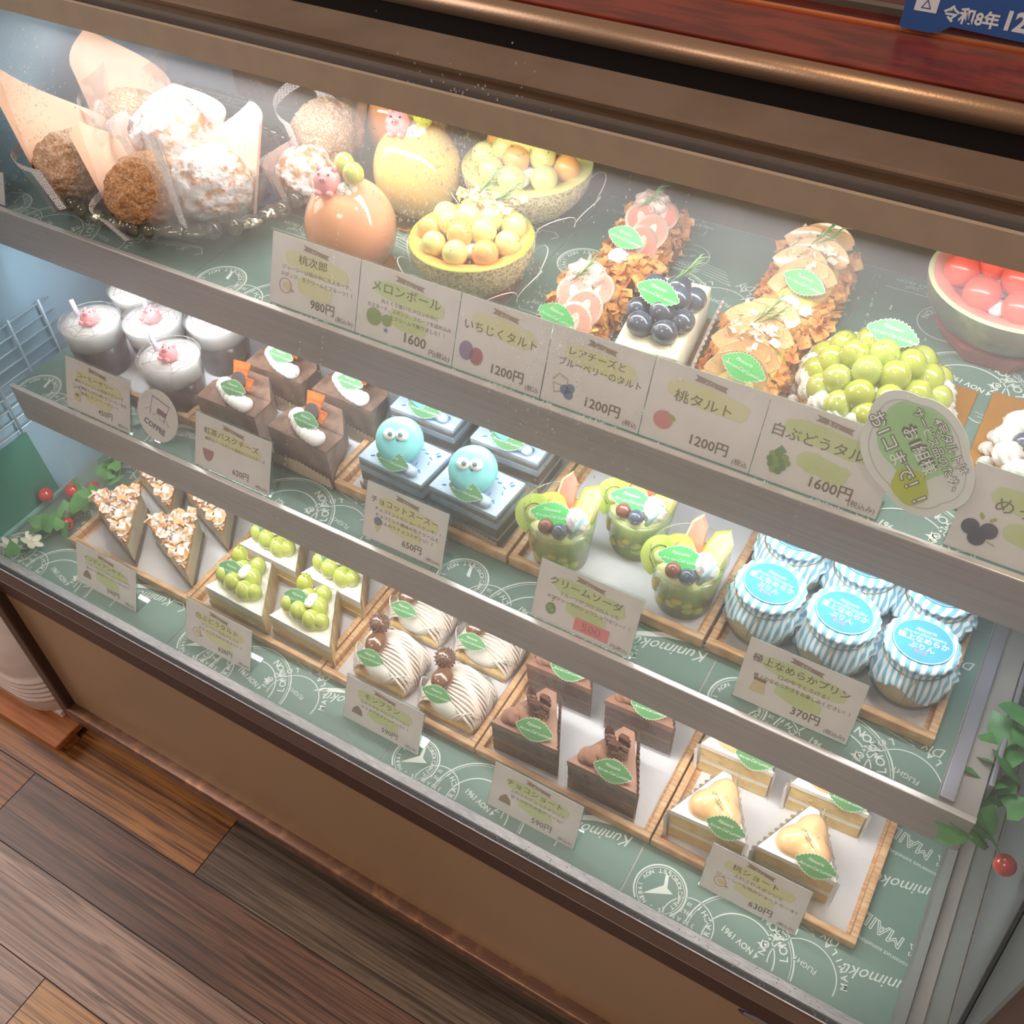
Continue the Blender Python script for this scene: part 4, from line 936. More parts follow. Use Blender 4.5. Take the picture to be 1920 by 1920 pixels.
# ================================================================== middle shelf: coffee jelly cups
def cup_shell(t, rb, rtp, h, n=40):
    return P1('cup', lathe([(.001, .0005), (rb - .001, .0005), (rb, .002), (rtp, h - .0012), (rtp + .0009, h - .0004), (rtp + .0002, h), (rtp - .0004, h - .001)], n), CUP, t)
MILK = M('milk_cream', '#fbf8f5', .45, sss=1); MILK.node_tree.nodes['Principled BSDF'].inputs['Subsurface Scale'].default_value = .03; MILK.node_tree.nodes['Principled BSDF'].inputs['Subsurface Radius'].default_value = (1, 1, 1)
def coffee():
    t = T('coffee_jelly_cup', '', 'dessert cup', (0, 0, 0), 0, 'coffee jelly cups with pink pigs'); h = .064; rb, rt_ = .0270, .0335
    rr_ = lambda z: rb + (rt_ - rb) * z / h - .0008
    P1('coffee_jelly', lathe([(.001, .0015), (rr_(0), .0015), (rr_(.038), .0385), (.001, .0385)], 72, lambda a, q: (1 - .012 * (math.cos(36 * a) > 0), 0)), M('coffee_jelly', '#6a615f', .25, col2='#55494a', vs=30, stretch=(1, 1, .1), coat=.5), t)
    P1('milk_cream', lathe([(.001, .0386), (rr_(.0386), .0386), (rr_(.060), .0595), (rr_(.0615), .0605), (.001, .0605)], 48), MILK, t)
    mb = MB()
    for q in (.011, .019, .0262):
        p = []
        for k in range(48):
            a = 2 * PI * k / 48; p.append((q * (1 + .07 * math.cos(8 * a)) * math.cos(a), q * (1 + .07 * math.cos(8 * a)) * math.sin(a), .0608))
        mb.add(tube(p, .00032, 4, True))
    for k in range(8): a = 2 * PI * k / 8; mb.add(tube([(.004 * math.cos(a), .004 * math.sin(a), .0608), (.029 * math.cos(a), .029 * math.sin(a), .0608)], .0003, 4))
    mb.build('sauce_web', M('cocoa_sauce', '#b39a92', .5), t)
    cup_shell(t, rb, rt_, h)
    pig(t, TR(.001, .000, .0655, R(-58), 0, R(10), .0100))
    P1('straw', tube([(-.018, .004, .055), (-.025, .009, .078)], .0027, 12), M('lilac_straw', '#cfcadb', .4), t)
    return t
c0 = coffee()
CL = [(-.758, .537, 'coffee jelly cup with pink pig, front right one of its tray', 0), (-.880, .542, 'coffee jelly cup with pink pig, front left one of its tray', 10), (-.822, .578, 'coffee jelly cup with pink pig between the two front cups, set further back', -15),
      (-.760, .612, 'coffee jelly cup behind the front right cup, half hidden by the rail', 20), (-.880, .615, 'coffee jelly cup mostly hidden by the upper rail, back left of its tray', -30)]
for x, y, lb, rz in CL[1:]: dup(c0, (x, y, IM), R(rz), lb)
c0.location = (CL[0][0], CL[0][1], IM); c0['label'] = CL[0][2]; c0.rotation_euler = (0, 0, R(6))

# ------------------------------------------------------------------ tea basque slices
CHOC = M('dark_cake', '#7d5d4b', .6, col2='#624738', vs=90, bump=.5, bs=160)
def basque():
    t = T('basque_slice', '', 'cake slice', (0, 0, 0), 0, 'tea basque cheesecake slices'); w_, d = .076, .056; h = .048
    P1('paper_liner', sheet(lambda u, v: (-w_/2 - .001 + (w_ + .002) * u, -.0315 + .0008 * math.sin(u * 110) - .002 * v, .001 + .022 * v * (1 - .25 * abs(2*u - 1))), 70, 3), M('pleated_kraft', '#d6bfa2', .6, bump=.5, bs=300), t)
    P1('cheesecake', prism([(-w_/2, -.029), (w_/2, -.029), (.012, .028), (-.012, .028)], .001, h), M('tea_cheesecake', '#b8957a', .5, col2='#a07c64', vs=60), t, False)
    P1('brown_top', box2(-w_/2, w_/2, -.029, -.002, h, h + .0015, .0006), CHOC, t, False)
    P1('brown_top', prism([(-w_/2, -.002), (w_/2, -.002), (.012, .028), (-.012, .028)], h - .0005, h + .0015), CHOC, t, False)
    P1('clear_wrap', sheet(lambda u, v: (-w_/2 - .002 + (w_ + .004) * u, -.0305, .001 + (h + .004) * v), 2, 2), FILM, t)
    P1('clear_wrap', sheet(lambda u, v: (w_/2 + .0015 - (w_/2 - .0125) * u + .0012 * math.sin(v * 30), -.0305 + .060 * u, .001 + (h + .006) * v), 2, 20), FILM, t)
    mb = MB()
    for k in range(7): a = k / 6; mb.add(ell((-.020 + .040 * a, -.004 - .016 * a - .004 * math.sin(a * 3), h + .0045), (.0078, .0095, .0070), 14, 9))
    mb.build('cream', CREAM, t)
    O = M('orange_choc_plate', '#e8873f', .4, col2='#d0662c', vs=70, stretch=(1, 8, 1)); D = M('dark_biscuit', '#5e5250', .5)
    P1('orange_plate', prism([(-.010, 0), (.008, .002), (.011, .018), (-.012, .015)], 0, .0014), O, t, False, TR(-.010, .012, h + .006, R(62), 0, R(-4)))
    P1('orange_plate', prism([(-.005, 0), (.003, .0), (.007, .014), (-.006, .012)], 0, .0014), O, t, False, TR(.010, -.002, h + .006, R(62), 0, R(-12)))
    P1('dark_biscuit', prism([(.0095 * math.cos(a * PI / 16), .0095 * math.sin(a * PI / 16)) for a in range(32)], 0, .0025), D, t, False, TR(-.003, .002, h + .011, R(55), 0, R(-10)))
    leaf(t, .002, -.014, h + .0155, 0, 38, False, .95)
    return t
b0 = basque()
for x, y, lb, rz in ((-.568, .540, 'brown basque slice with orange plate, front right of its tray', -2), (-.655, .608, 'brown basque slice, back left of its tray just under the upper rail', 0), (-.565, .608, 'brown basque slice, back right of its tray just under the upper rail', 0)): dup(b0, (x, y, IM), R(rz), lb)
b0.location = (-.665, .543, IM); b0['label'] = 'brown basque slice with orange plate, front left of its tray'; b0.rotation_euler = (0, 0, R(2))

# ------------------------------------------------------------------ chocolate mint cakes with macarons
SKY = M('mint_blue_cream', '#c2d2e4', .5, col2='#aebfd6', vs=50, sss=.1); MAC = M('turquoise_macaron', '#7fd0d2', .5, col2='#8ad8d8', vs=40)
def mint(full=True):
    t = T('mint_cake', '', 'cake', (0, 0, 0), 0, 'chocolate mint cakes'); w_ = .076; d = .050
    for z0, z1, m, nm in ((.001, .012, CHOC, 'dark_sponge'), (.012, .016, SKY, 'mint_cream'), (.016, .028, CHOC, 'dark_sponge'), (.028, .036, SKY, 'mint_cream'), (.036, .042, M('grey_brown_sponge', '#94857c', .7, col2='#75665e', vs=90), 'pale_sponge'), (.042, .047, SKY, 'mint_top')):
        P1(nm, box2(-w_/2, w_/2, -d/2, d/2, z0, z1, .0008), m, t, False)
    P1('paper_liner', sheet(lambda u, v: (-w_/2 - .001 + (w_ + .002) * u, -d/2 - .002 + .0008 * math.sin(u * 110) - .001 * v, .001 + .018 * v * (1 - .25 * abs(2*u - 1))), 70, 3), M('pleated_kraft'), t)
    P1('clear_wrap', sheet(lambda u, v: (-w_/2 - .001 + (w_ + .002) * u, -d/2 - .0035, .001 + .049 * v), 2, 2), FILM, t)
    P1('clear_wrap', sheet(lambda u, v: (w_/2 + .003 + .0012 * math.sin(v * 30), -d/2 - .003 + (d + .004) * u, .001 + .05 * v), 2, 20), FILM, t)
    O = M('orange_choc_plate'); P1('orange_plate', prism([(-.010, 0), (.008, .002), (.010, .018), (-.010, .015)], 0, .0014), O, t, False, TR(-.006, .016, .054, R(66), 0, R(-6)))
    rnd = random.Random(5); mb = MB()
    for k in range(26):
        x, y = rnd.uniform(-.028, .030), rnd.uniform(-.020, .018); a = rnd.uniform(0, 3); mb.add(tube([(x, y, .0475), (x + .004 * math.cos(a), y + .004 * math.sin(a), .0478)], .0006, 5))
    mb.build('blue_sprinkles', M('blue_sprinkle', '#4d9bd0', .4), t)
    mb = MB()
    for k in range(6): a = k / 5; mb.add(ell((-.008 + .030 * a, -.012 - .006 * a, .0505 + .0015 * math.sin(a * 9)), (.0062, .0058, .0052), 12, 8))
    mb.build('cream', SKY, t)
    for x in (-.023, -.017): P1('chocolate_bead', ell((x, -.002 + (x + .02) * 2, .050), .0030, 10, 7), M('pale_cocoa', '#8d8a90', .4), t)
    mx = TR(-.002, -.001, .0665, R(50), 0, R(24))
    dsc = lambda r, z0, z1, bl: lathe([(.001, z0), (r * .9, z0 + bl), (r, (z0 + z1) / 2), (r * .92, z1 - bl), (r * .6, z1), (.001, z1 + .0006)], 48)
    P1('macaron_shell', dsc(.0225, .0035, .0105, .0008), MAC, t, True, mx); P1('macaron_shell', dsc(.0222, -.0065, .0005, .0008), MAC, t, True, mx)
    P1('macaron_filling', lathe([(.001, 0), (.0215, .0003), (.0220, .002), (.0215, .0037), (.001, .004)], 60, lambda a, q: (1 + .02 * math.cos(30 * a), 0)), M('macaron_foot', '#a8e0de', .7), t, True, mx)
    for s in (-1, 1):
        e = P1('icing_eye', ell((s * .0062 - .002, .0055, .0115), (.0062, .0058, .0020), 20, 10), M('white_icing', '#f6f6f2', .3), t, True, mx)
        P1('pupil', ell((s * .0050 - .002, .0057, .0134), (.0024, .0024, .0007), 12, 6), M('grey_icing', '#6f8488', .3), e, True, mx)
    leaf(t, .002, -.021, .058, 2, 44, False, 1.1)
    return t
m0 = mint()
for x, y, lb, rz in ((-.382, .546, 'blue mint cake with googly-eyed macaron, front right of its tray', -3), (-.480, .622, 'blue mint cake mostly behind the upper rail, back left of its tray', 0), (-.384, .622, 'blue mint cake mostly behind the upper rail, back right of its tray', 0)): dup(m0, (x, y, IM), R(rz), lb)
m0.location = (-.4640, .546, IM); m0['label'] = 'blue mint cake with googly-eyed macaron, front left of its tray'; m0.rotation_euler = (0, 0, R(-3))

# ------------------------------------------------------------------ fruit soda cups
def soda():
    t = T('soda_jelly_cup', '', 'dessert cup', (0, 0, 0), 0, 'cream soda cups topped with fruit'); h = .064; rb, rt_ = .0255, .0335
    rr_ = lambda z: rb + (rt_ - rb) * z / h - .0008
    P1('green_jelly', lathe([(.001, .0015), (rr_(0), .0015), (rr_(.047), .0475), (rr_(.047) * .9, .049), (.001, .049)], 48), M('melon_jelly', '#8fae62', .1, col2='#a9b86a', vs=45, coat=.6, sss=.3), t)
    mb = MB(); rnd = random.Random(9)
    for k in range(9): a = rnd.uniform(-2.6, -.5); z = rnd.uniform(.012, .040); mb.add(ell((.86 * rr_(z) * math.cos(a), .86 * rr_(z) * math.sin(a), z), (.0065, .0065, .006), 12, 8))
    mb.build('fruit_pieces', M('sunk_fruit', '#d2a850', .3, col2='#9fb45c', vs=20, coat=.8), t)
    P1('fruit_bed', lathe([(.001, .056), (.016, .0545), (.027, .050), (.0275, .049)], 32), M('green_melon_flesh'), t)
    cup_shell(t, rb, rt_, h, 48)
    K = M('kiwi_flesh', '#a5b84e', .3, col2='#b9c868', vs=50, coat=.7); KS = M('kiwi_core', '#d8dfa4', .4); KB = M('kiwi_seed', '#3f3a26', .5)
    mb = MB().add(prism([(math.cos(a) * .019, math.sin(a) * .021) for a in [PI * k / 16 for k in range(17)]], 0, .005), 0, False).add(disc(0, .004, .0055, .0052), 1, False)
    for k in range(16): a = PI * (k + .5) / 16; mb.add(ell((.0092 * math.cos(a), .004 + .0085 * math.sin(a), .0053), (.0005, .0009, .0003), 6, 4), 2)
    mb.build('kiwi_slice', [K, KS, KB], t, None, TR(-.020, -.006, .052, R(50), 0, R(16)) @ TR(0, 0, 0, 0, 0, R(62)))
    def wdg(name, m1, m2, L, W2, mx):
        mb = MB().add(prism([(-W2/2, 0), (W2/2, 0), (W2 * .42, L * .75), (W2 * .05, L), (-W2 * .3, L * .8)], 0, .006), 0, False); mb.add(prism([(-W2/2 - .0018, 0), (-W2/2, 0), (-W2 * .3, L * .8), (W2*.05, L), (W2 * .03, L + .002), (-W2 * .38, L * .82)], -.0003, .0063), 1, False)
        return mb.build(name, [m1, m2], t, None, mx)
    wdg('watermelon_wedge', M('pink_melon', '#ec7c6a', .35, col2='#f09684', vs=30), M('wedge_rind', '#cfd9a0', .4), .034, .017, TR(-.002, .014, .052, R(66), 0, R(-2)))
    wdg('melon_wedge', M('green_melon_flesh'), M('green_melon_skin'), .032, .022, TR(.018, .012, .050, R(62), 0, R(-24)))
    mb = MB().add(prism([(.0135 * math.cos(a), .011 * math.sin(a)) for a in [PI * k / 14 for k in range(15)]], 0, .005), 0, False)
    for k in range(1, 7): a = PI * k / 7; mb.add(line2([(0, .0005), (.0125 * math.cos(a), .0102 * math.sin(a))], .0005, .0052), 1, False)
    mb.build('orange_slice', [M('orange_segment', '#f2a63a', .3, col2='#f6b858', vs=60, coat=.8), M('orange_pith', '#f6dfae', .5)], t, None, TR(-.013, .008, .057, R(52), 0, R(20)))
    grape(t, -.002, .001, .060, .0080, 'pale'); grape(t, -.006, -.020, .0575, .0072, 'red'); grape(t, .0075, -.021, .0575, .0075, 'blue')
    dollop(t, .015, -.004, .052, .0125, .022, 0, 0, 'whipped_cream', 8)
    P1('straw', tube([(.016, -.018, .048), (.025, -.009, .072)], .0026, 12), M('pale_blue_straw', '#b9dbe0', .4), t)
    leaf(t, -.003, -.012, .0665, 12, 42, True, 1.2)
    return t
s0 = soda()
for x, y, lb, rz in ((-.291, .543, 'fruit-topped green soda cup, front left of its tray', 4), (-.236, .592, 'fruit-topped green soda cup behind the other two, touching the rail above', -6)): dup(s0, (x, y, IM), R(rz), lb)
s0.location = (-.171, .551, IM); s0['label'] = 'fruit-topped green soda cup, front right of its tray beside the blank paper'; s0.rotation_euler = (0, 0, R(0))

# ------------------------------------------------------------------ pudding jars
def stripes():
    mt = bpy.data.materials.new('blue_striped_cloth'); mt.use_nodes = True; nt = mt.node_tree; L = nt.links; p = nt.nodes['Principled BSDF']; p.inputs['Roughness'].default_value = .7
    tc = nt.nodes.new('ShaderNodeTexCoord'); sp = nt.nodes.new('ShaderNodeSeparateXYZ'); m1 = nt.nodes.new('ShaderNodeMath'); m1.operation = 'MULTIPLY'; m1.inputs[1].default_value = 165
    m2 = nt.nodes.new('ShaderNodeMath'); m2.operation = 'FRACT'; m3 = nt.nodes.new('ShaderNodeMath'); m3.operation = 'GREATER_THAN'; m3.inputs[1].default_value = .52
    mx = nt.nodes.new('ShaderNodeMix'); mx.data_type = 'RGBA'; mx.inputs[6].default_value = hx('#e9eef2'); mx.inputs[7].default_value = hx('#7fb4c6')
    L.new(tc.outputs['UV'], sp.inputs[0]); L.new(sp.outputs['X'], m1.inputs[0]); L.new(m1.outputs[0], m2.inputs[0]); L.new(m2.outputs[0], m3.inputs[0]); L.new(m3.outputs[0], mx.inputs[0]); L.new(mx.outputs[2], p.inputs['Base Color']); return mt
STR = stripes()
def pudding():
    t = T('pudding_jar', '', 'jar', (0, 0, 0), 0, 'custard pudding jars with striped cloth caps')
    P1('custard', lathe([(.001, .003), (.018, .0025), (.0265, .006), (.0315, .015), (.0320, .022), (.0290, .034), (.022, .040), (.001, .040)], 40), M('custard_pudding', '#f0dcaa', .3, coat=.5, sss=.2), t)
    P1('glass_jar', lathe([(.001, .0005), (.019, .0005), (.0282, .004), (.0330, .015), (.0335, .022), (.0300, .035), (.0235, .042), (.0225, .047), (.0235, .053), (.0235, .055), (.022, .055)], 44), clear('jar_glass', '#fafcf8', .6, .04, milky=.03), t)
    # cloth cap: flat top, gathered neck, flared pleated skirt
    def cl(u, v):
        a = 2 * PI * u
        if v < .45: q = v / .45; r = .0275 * q; z = .0585 + .0010 * (1 - q * q)
        elif v < .55: q = (v - .45) / .1; r = .0275 + .0022 * math.sin(q * PI / 2); z = .0585 - .003 * q
        elif v < .72: q = (v - .55) / .17; r = .0297 - .0040 * math.sin(q * PI * .75) - .0004 * q; z = .0555 - .011 * q
        else: q = (v - .72) / .28; k_ = abs(math.sin(2 * a + .4)); r = .0268 + .0078 * math.sin(q * PI / 2) + .0010 * q * math.sin(24 * a); z = .0445 - (.008 + .015 * k_ ** 1.5) * q
        if v > .45: r += .0006 * math.sin(22 * a)
        return (r * math.cos(a), r * math.sin(a), z)
    NU, NV = 120, 30; v, f = sheet(cl, NU, NV)
    o = P1('cloth_cap', (v, f), STR, t); uv = o.data.uv_layers.new(name='UVMap')
    flat = []
    for j in range(NV + 1):
        for i in range(NU + 1):
            a = 2 * PI * i / NU; R_ = .0255 * (j / NV) / .45; flat.append((R_ * math.cos(a) * .80 + .5, R_ * math.sin(a)))
    for lp in o.data.loops: uv.data[lp.index].uv = flat[lp.vertex_index]
    z = .0600
    mb = MB().add(prism([(.0236 * math.cos(a * PI / 24), .0218 * math.sin(a * PI / 24)) for a in range(48)], z - .0008, z), 0, False)
    mb.add(line2([(.0228 * math.cos(a * PI / 24), .0210 * math.sin(a * PI / 24)) for a in range(49)], .0005, z + .0001), 1, False)
    lab = mb.build('round_label', [M('sky_blue_label', '#4c9cb8', .35), INK], t)
    mb = MB()
    mb.add(text('Pâtisserie', .0042, 0, .0105, z + .0002, shear=.35), 0, False); mb.add(text('Arc-en-Ciel Lumière', .0039, .0, .0060, z + .0002, shear=.35), 0, False)
    mb.add(text('極上なめらか', .0066, 0, .0005, z + .0002, bold=.008), 0, False); mb.add(text('ぷりん', .0066, 0, -.0066, z + .0002, bold=.008), 0, False); mb.add(text('要冷蔵', .0036, 0, -.0118, z + .0002), 1, False)
    mb.build('lettering', [M('white_print'), M('pink_print', '#c98aa6', .5)], lab)
    P1('gold_twine', tube([(.0272 * math.cos(a * PI / 20), .0272 * math.sin(a * PI / 20), .0452) for a in range(40)], .0005, 5, True), M('gold_cord', '#b8995a', .3, .7), t)
    mb = MB().add(tube([(.004, -.0275, .0455), (.002, -.0325, .038), (.0005, -.0365, .027)], .0004, 5)); mb.add(tube([(.004, -.0275, .0455), (.007, -.033, .037), (.0085, -.0365, .026)], .0004, 5)); mb.build('twine_ends', M('gold_cord'), t)
    return t
p0 = pudding()
for x, y, lb, rz in ((-.0375, .556, 'custard jar with blue striped cloth cap, middle of the front three', -4), (.0250, .558, 'custard jar with blue striped cloth cap, right of the front three', 3), (-.0990, .622, 'striped cloth-capped jar half hidden by the rail, back left of six', -10),
                     (-.0370, .622, 'striped cloth-capped jar half hidden by the rail, middle of the back three', 6), (.0250, .622, 'striped cloth-capped jar half hidden by the rail, back right of six', -14)): dup(p0, (x, y, IM), R(rz), lb)
p0.location = (-.0995, .556, IM); p0['label'] = 'custard jar with blue striped cloth cap, left of the front three'; p0.rotation_euler = (0, 0, R(-6))

# ================================================================== case floor: slices with almond crust
SPG = M('golden_sponge', '#ecd29a', .7, col2='#e2c182', vs=90, bump=.4, bs=250); WC = M('soft_white_cream', '#f8f4ec', .45, sss=.15); PIE = M('pale_pie_crust', '#dfc490', .6, col2='#cfa96c', vs=70)
def filmcorner(t, pts, h, name='clear_wrap', m=None, wav=.0010):
    """upright clear strip following the given floor points, with a crinkled top edge"""
    n = len(pts) - 1
    def f(u, v):
        q = u * n; k = min(int(q), n - 1); q -= k; x = pts[k][0] + (pts[k+1][0] - pts[k][0]) * q; y = pts[k][1] + (pts[k+1][1] - pts[k][1]) * q
        return (x + wav * math.sin(u * 60) * v, y + wav * math.cos(u * 50) * v, .001 + h * v)
    return P1(name, sheet(f, 40, 4), m or FILM, t)
TIP = [(-.034, .020), (.004, .040), (.028, -.036)]      # wide edge up-left, tip towards the glass
def indian():
    t = T('almond_crust_slice', '', 'cake slice', (0, 0, 0), 0, 'powdered almond-crust slices'); V = [(-.046, -.001), (-.004, .040), (.046, -.034)]; V2 = [(x * .96, y * .96) for x, y in V]
    P1('chocolate_base', prism(V, .001, .008), CHOC, t, False); P1('cream_filling', prism(V2, .008, .033), M('vanilla_filling', '#efe2c0', .5), t, False)
    P1('crust_layer', prism([(x * 1.02, y * 1.02) for x, y in V], .033, .036), M('almond_crust', '#d8a468', .7, col2='#b97c44', vs=90), t, False)
    def pf(q):
        a, b = q.random(), q.random()
        if a + b > 1: a, b = 1 - a, 1 - b
        x = V[0][0] + a * (V[1][0] - V[0][0]) + b * (V[2][0] - V[0][0]); y = V[0][1] + a * (V[1][1] - V[0][1]) + b * (V[2][1] - V[0][1]); return Vector((x, y, .038 + q.uniform(0, .007))), (0, 0, 1)
    f = flakes(230, pf, .0085, 3, .6); f.build('almond_flakes', M('sugared_almond', '#d9a878', .7, col2='#f3ece8', vs=130, vlo=.46, vhi=.55), t)
    filmcorner(t, [(-.049, -.002), (.048, -.037), (-.002, .043)], .036)
    return t
i0 = indian(); i0.scale = (1, 1, 1.2)
for x, y, lb, rz in ((-.767, .470, 'sugar-dusted almond slice nearest the grape slices in the leftmost floor tray', 0), (-.852, .535, 'sugar-dusted almond slice at the back left, partly behind the rail', 0), (-.768, .535, 'sugar-dusted almond slice at the back right, partly behind the rail', 0)): dup(i0, (x, y, IB), R(rz), lb)
i0.location = (-.856, .466, IB); i0['label'] = 'sugar-dusted almond slice nearest the left end of the case'
# ------------------------------------------------------------------ green grape slices
def gslice():
    t = T('grape_tart_slice', '', 'cake slice', (0, 0, 0), 0, 'green grape tart slices'); V = [(-.040, -.032), (.048, -.034), (.006, .034), (-.016, .030)]
    P1('tart_crust', prism(V, .001, .010), PIE, t, False); P1('custard', prism([(x * .97, y * .97) for x, y in V], .010, .020), M('custard_yellow'), t, False)
    P1('cream', prism([(x * .97, y * .97) for x, y in V], .020, .030), WC, t, False)
    P1('rear_crust', sheet(lambda u, v: (.0075 + .0425 * u, .0345 - .070 * u, .001 + .032 * v), 6, 2), PIE, t)
    for x, y, z, r in ((-.022, -.012, .037, .0105), (-.010, .004, .038, .0105), (.002, .016, .037, .0100), (-.006, -.016, .039, .0110), (.010, -.002, .039, .0110), (.012, -.018, .037, .0105), (.022, -.014, .036, .0090)): grape(t, x, y, z, r, 'pale')
    g_ = grape(t, -.018, .012, .048, .0095, 'green')
    mb = MB()
    for k in range(5): a = k * 1.25; mb.add(tube([(0, 0, .9), (.45 * math.cos(a), .45 * math.sin(a), 1.15)], .07, 4))
    mb.build('grape_cap', M('grape_cap_green', '#7fa04a', .6), g_)
    P1('glaze_cream', ell((.004, -.004, .049), (.006, .010, .005), 14, 9), WC, t)
    leaf(t, -.010, -.010, .050, 3, 42, False, 1.1)
    filmcorner(t, [(-.043, -.036), (.051, -.038), (.008, .038)], .040, wav=.0016)
    return t
g0 = gslice(); g0.scale = (1, 1, 1.2)
for x, y, lb, rz in ((-.561, .468, 'green grape slice closest to the glass on the right of its tray', 0), (-.660, .533, 'green grape slice back left, below the middle rail', 0), (-.568, .533, 'green grape slice back right, below the middle rail', 0)): dup(g0, (x, y, IB), R(rz), lb)
g0.location = (-.652, .464, IB); g0['label'] = 'green grape slice with a capped grape, front left of its tray'
# ------------------------------------------------------------------ mont blancs
NOOD = M('chestnut_cream', '#f0e2d8', .5, col2='#eadad0', vs=60)
def mont():
    t = T('mont_blanc', '', 'cake', (0, 0, 0), 0, 'mont blancs with cream strands')
    P1('meringue_base', box2(-.034, .034, -.026, .026, .001, .012, .004), PIE, t)
    P1('cream_body', ell((0, 0, .016), (.032, .026, .019), 28, 16), WC, t)
    mb = MB()
    for k in range(15):
        y = -.024 + .0034 * k; p = []
        for i in range(14):
            a = PI * i / 13; c = math.sqrt(max(.05, 1 - (y / .032) ** 2)); p.append((-.037 * math.cos(a) * (.7 + .3 * c), y + .0030 * math.sin(i * 1.1 + k) * .4 + (.006 * math.sin(a)), .006 + .033 * math.sin(a) * c))
        mb.add(tube(p, .0017, 6))
    mb.build('cream_strands', NOOD, t)
    mb = MB(); rnd = random.Random(6)
    for k in range(5):
        a0 = rnd.uniform(0, 6.28); mb.add(tube([(.038 * math.cos(a0 + q * .16), .031 * math.sin(a0 + q * .16), .010 + .014 * math.sin(q * .6) + .01) for q in range(7)], .0005, 5))
    mb.build('sugar_thread', M('white_cord'), t)
    P1('clear_dish', lathe([(.036, .002), (.042, .018)], 40, lambda a, q: (1 + .03 * math.cos(4 * a), 0)), FILM, t)
    N = M('candied_chestnut', '#8a6248', .25, col2='#6f4a36', vs=40, coat=.9)
    P1('chestnut', ell((-.013, -.003, .044), (.0125, .0145, .009), 20, 12, lambda d: -.1 * abs(d.x)), N, t, True)
    mb = MB().add(ell((0, 0, 0), .0105, 24, 16)); 
    for k in range(110):
        zz = 1 - 2 * (k + .5) / 110; a = k * 2.39996; q = math.sqrt(1 - zz * zz); d = Vector((q * math.cos(a), q * math.sin(a), zz)); mb.add(tube([d * .0100, d * .0128], lambda t_: .0011 * (1.05 - t_), 5))
    mb.build('beaded_chocolate', M('bead_chocolate', '#8f7468', .22, .35, col2='#75584c', vs=60), t, None, TR(-.020, .014, .052))
    leaf(t, -.008, -.022, .043, 4, 40, False, 1.0)
    return t
n0 = mont(); n0.scale = (1, 1, 1.08)
for x, y, lb, rz in ((-.369, .459, 'pinkish cream mont blanc with chestnut, nearest the chocolate cakes', 0), (-.460, .532, 'pinkish cream mont blanc at the back left, under the middle rail', 0), (-.372, .532, 'pinkish cream mont blanc at the back right, under the middle rail', 0)): dup(n0, (x, y, IB), R(rz), lb)
n0.location = (-.455, .462, IB); n0['label'] = 'pinkish cream mont blanc with chestnut, nearest the grape slices'
# ------------------------------------------------------------------ chocolate shortcakes
CC = M('chocolate_cream', '#9c7461', .5, col2='#8c6453', vs=40); SHN = M('glossy_chocolate', '#5b3c32', .15, col2='#452b24', vs=40, coat=1)
def choc():
    t = T('chocolate_shortcake', '', 'cake slice', (0, 0, 0), 0, 'chocolate shortcakes'); V = [(-.036, -.026), (.036, -.020), (.010, .034)]
    V = [(-.036, -.026), (.036, -.022), (.004, .034), (-.008, .034)]
    for z0, z1, m, nm, k in ((.001, .016, CHOC, 'chocolate_sponge', 1), (.016, .021, CC, 'cream_layer', .99), (.021, .036, CHOC, 'chocolate_sponge', 1), (.036, .043, CC, 'cream_top', 1.02)): P1(nm, prism([(x * k, y * k) for x, y in V], z0, z1), m, t, False)
    mb = MB(); rnd = random.Random(8)
    for k in range(10):
        a = rnd.uniform(-.6, .6); mb.add(box(rnd.uniform(-.012, .010), rnd.uniform(-.004, .018), .050 + rnd.uniform(0, .008), rnd.uniform(.008, .014), .0035, rnd.uniform(.006, .012), .0008), 0, False, TR(0, 0, 0, 0, 0, a * .3))
    mb.add(ell((-.012, .012, .054), (.006, .0032, .014), 12, 8), 0); mb.build('chocolate_pieces', SHN, t)
    mb = MB()
    for k in range(7): mb.add(ell((.004 + .0035 * (k % 3), -.006 - .003 * (k // 3), .0475 + .001 * (k % 2)), (.0030, .0026, .0028), 10, 7, lambda d: .2 * noise.noise(d * 4 + Vector((k, 0, 0)))))
    mb.build('walnut', M('walnut_kernel', '#d1a57c', .6, col2='#a87850', vs=120), t)
    for x, y in ((-.020, -.012), (-.012, -.004)): dollop(t, x, y, .0425, .0105, .011, 0, 0, 'cream_swirl', 3, CC)
    rf = P1('ruffled_paper', sheet(lambda u, v: (.038 - .030 * u + .0018 * math.sin(u * 70) * v, -.024 + .060 * u, .001 + .044 * v), 60, 4), M('brown_ruffle_paper', '#8b6a58', .6), t)
    filmcorner(t, [(-.038, -.029), (.039, -.025), (.008, .038)], .044)
    leaf(t, .008, -.018, .050, 6, 42, False, 1.15)
    return t
k0 = choc(); k0.scale = (1, 1, 1.25)
for x, y, lb, rz in ((-.186, .458, 'chocolate shortcake with walnut, closest to the peach shortcakes', -2), (-.277, .537, 'chocolate shortcake back left of its tray, under the rail', 0), (-.186, .537, 'chocolate shortcake back right of its tray, under the rail', 0)):
    o = dup(k0, (x, y, IB), R(rz), lb)
k0.location = (-.273, .460, IB); k0['label'] = 'chocolate shortcake with walnut, closest to the mont blancs'
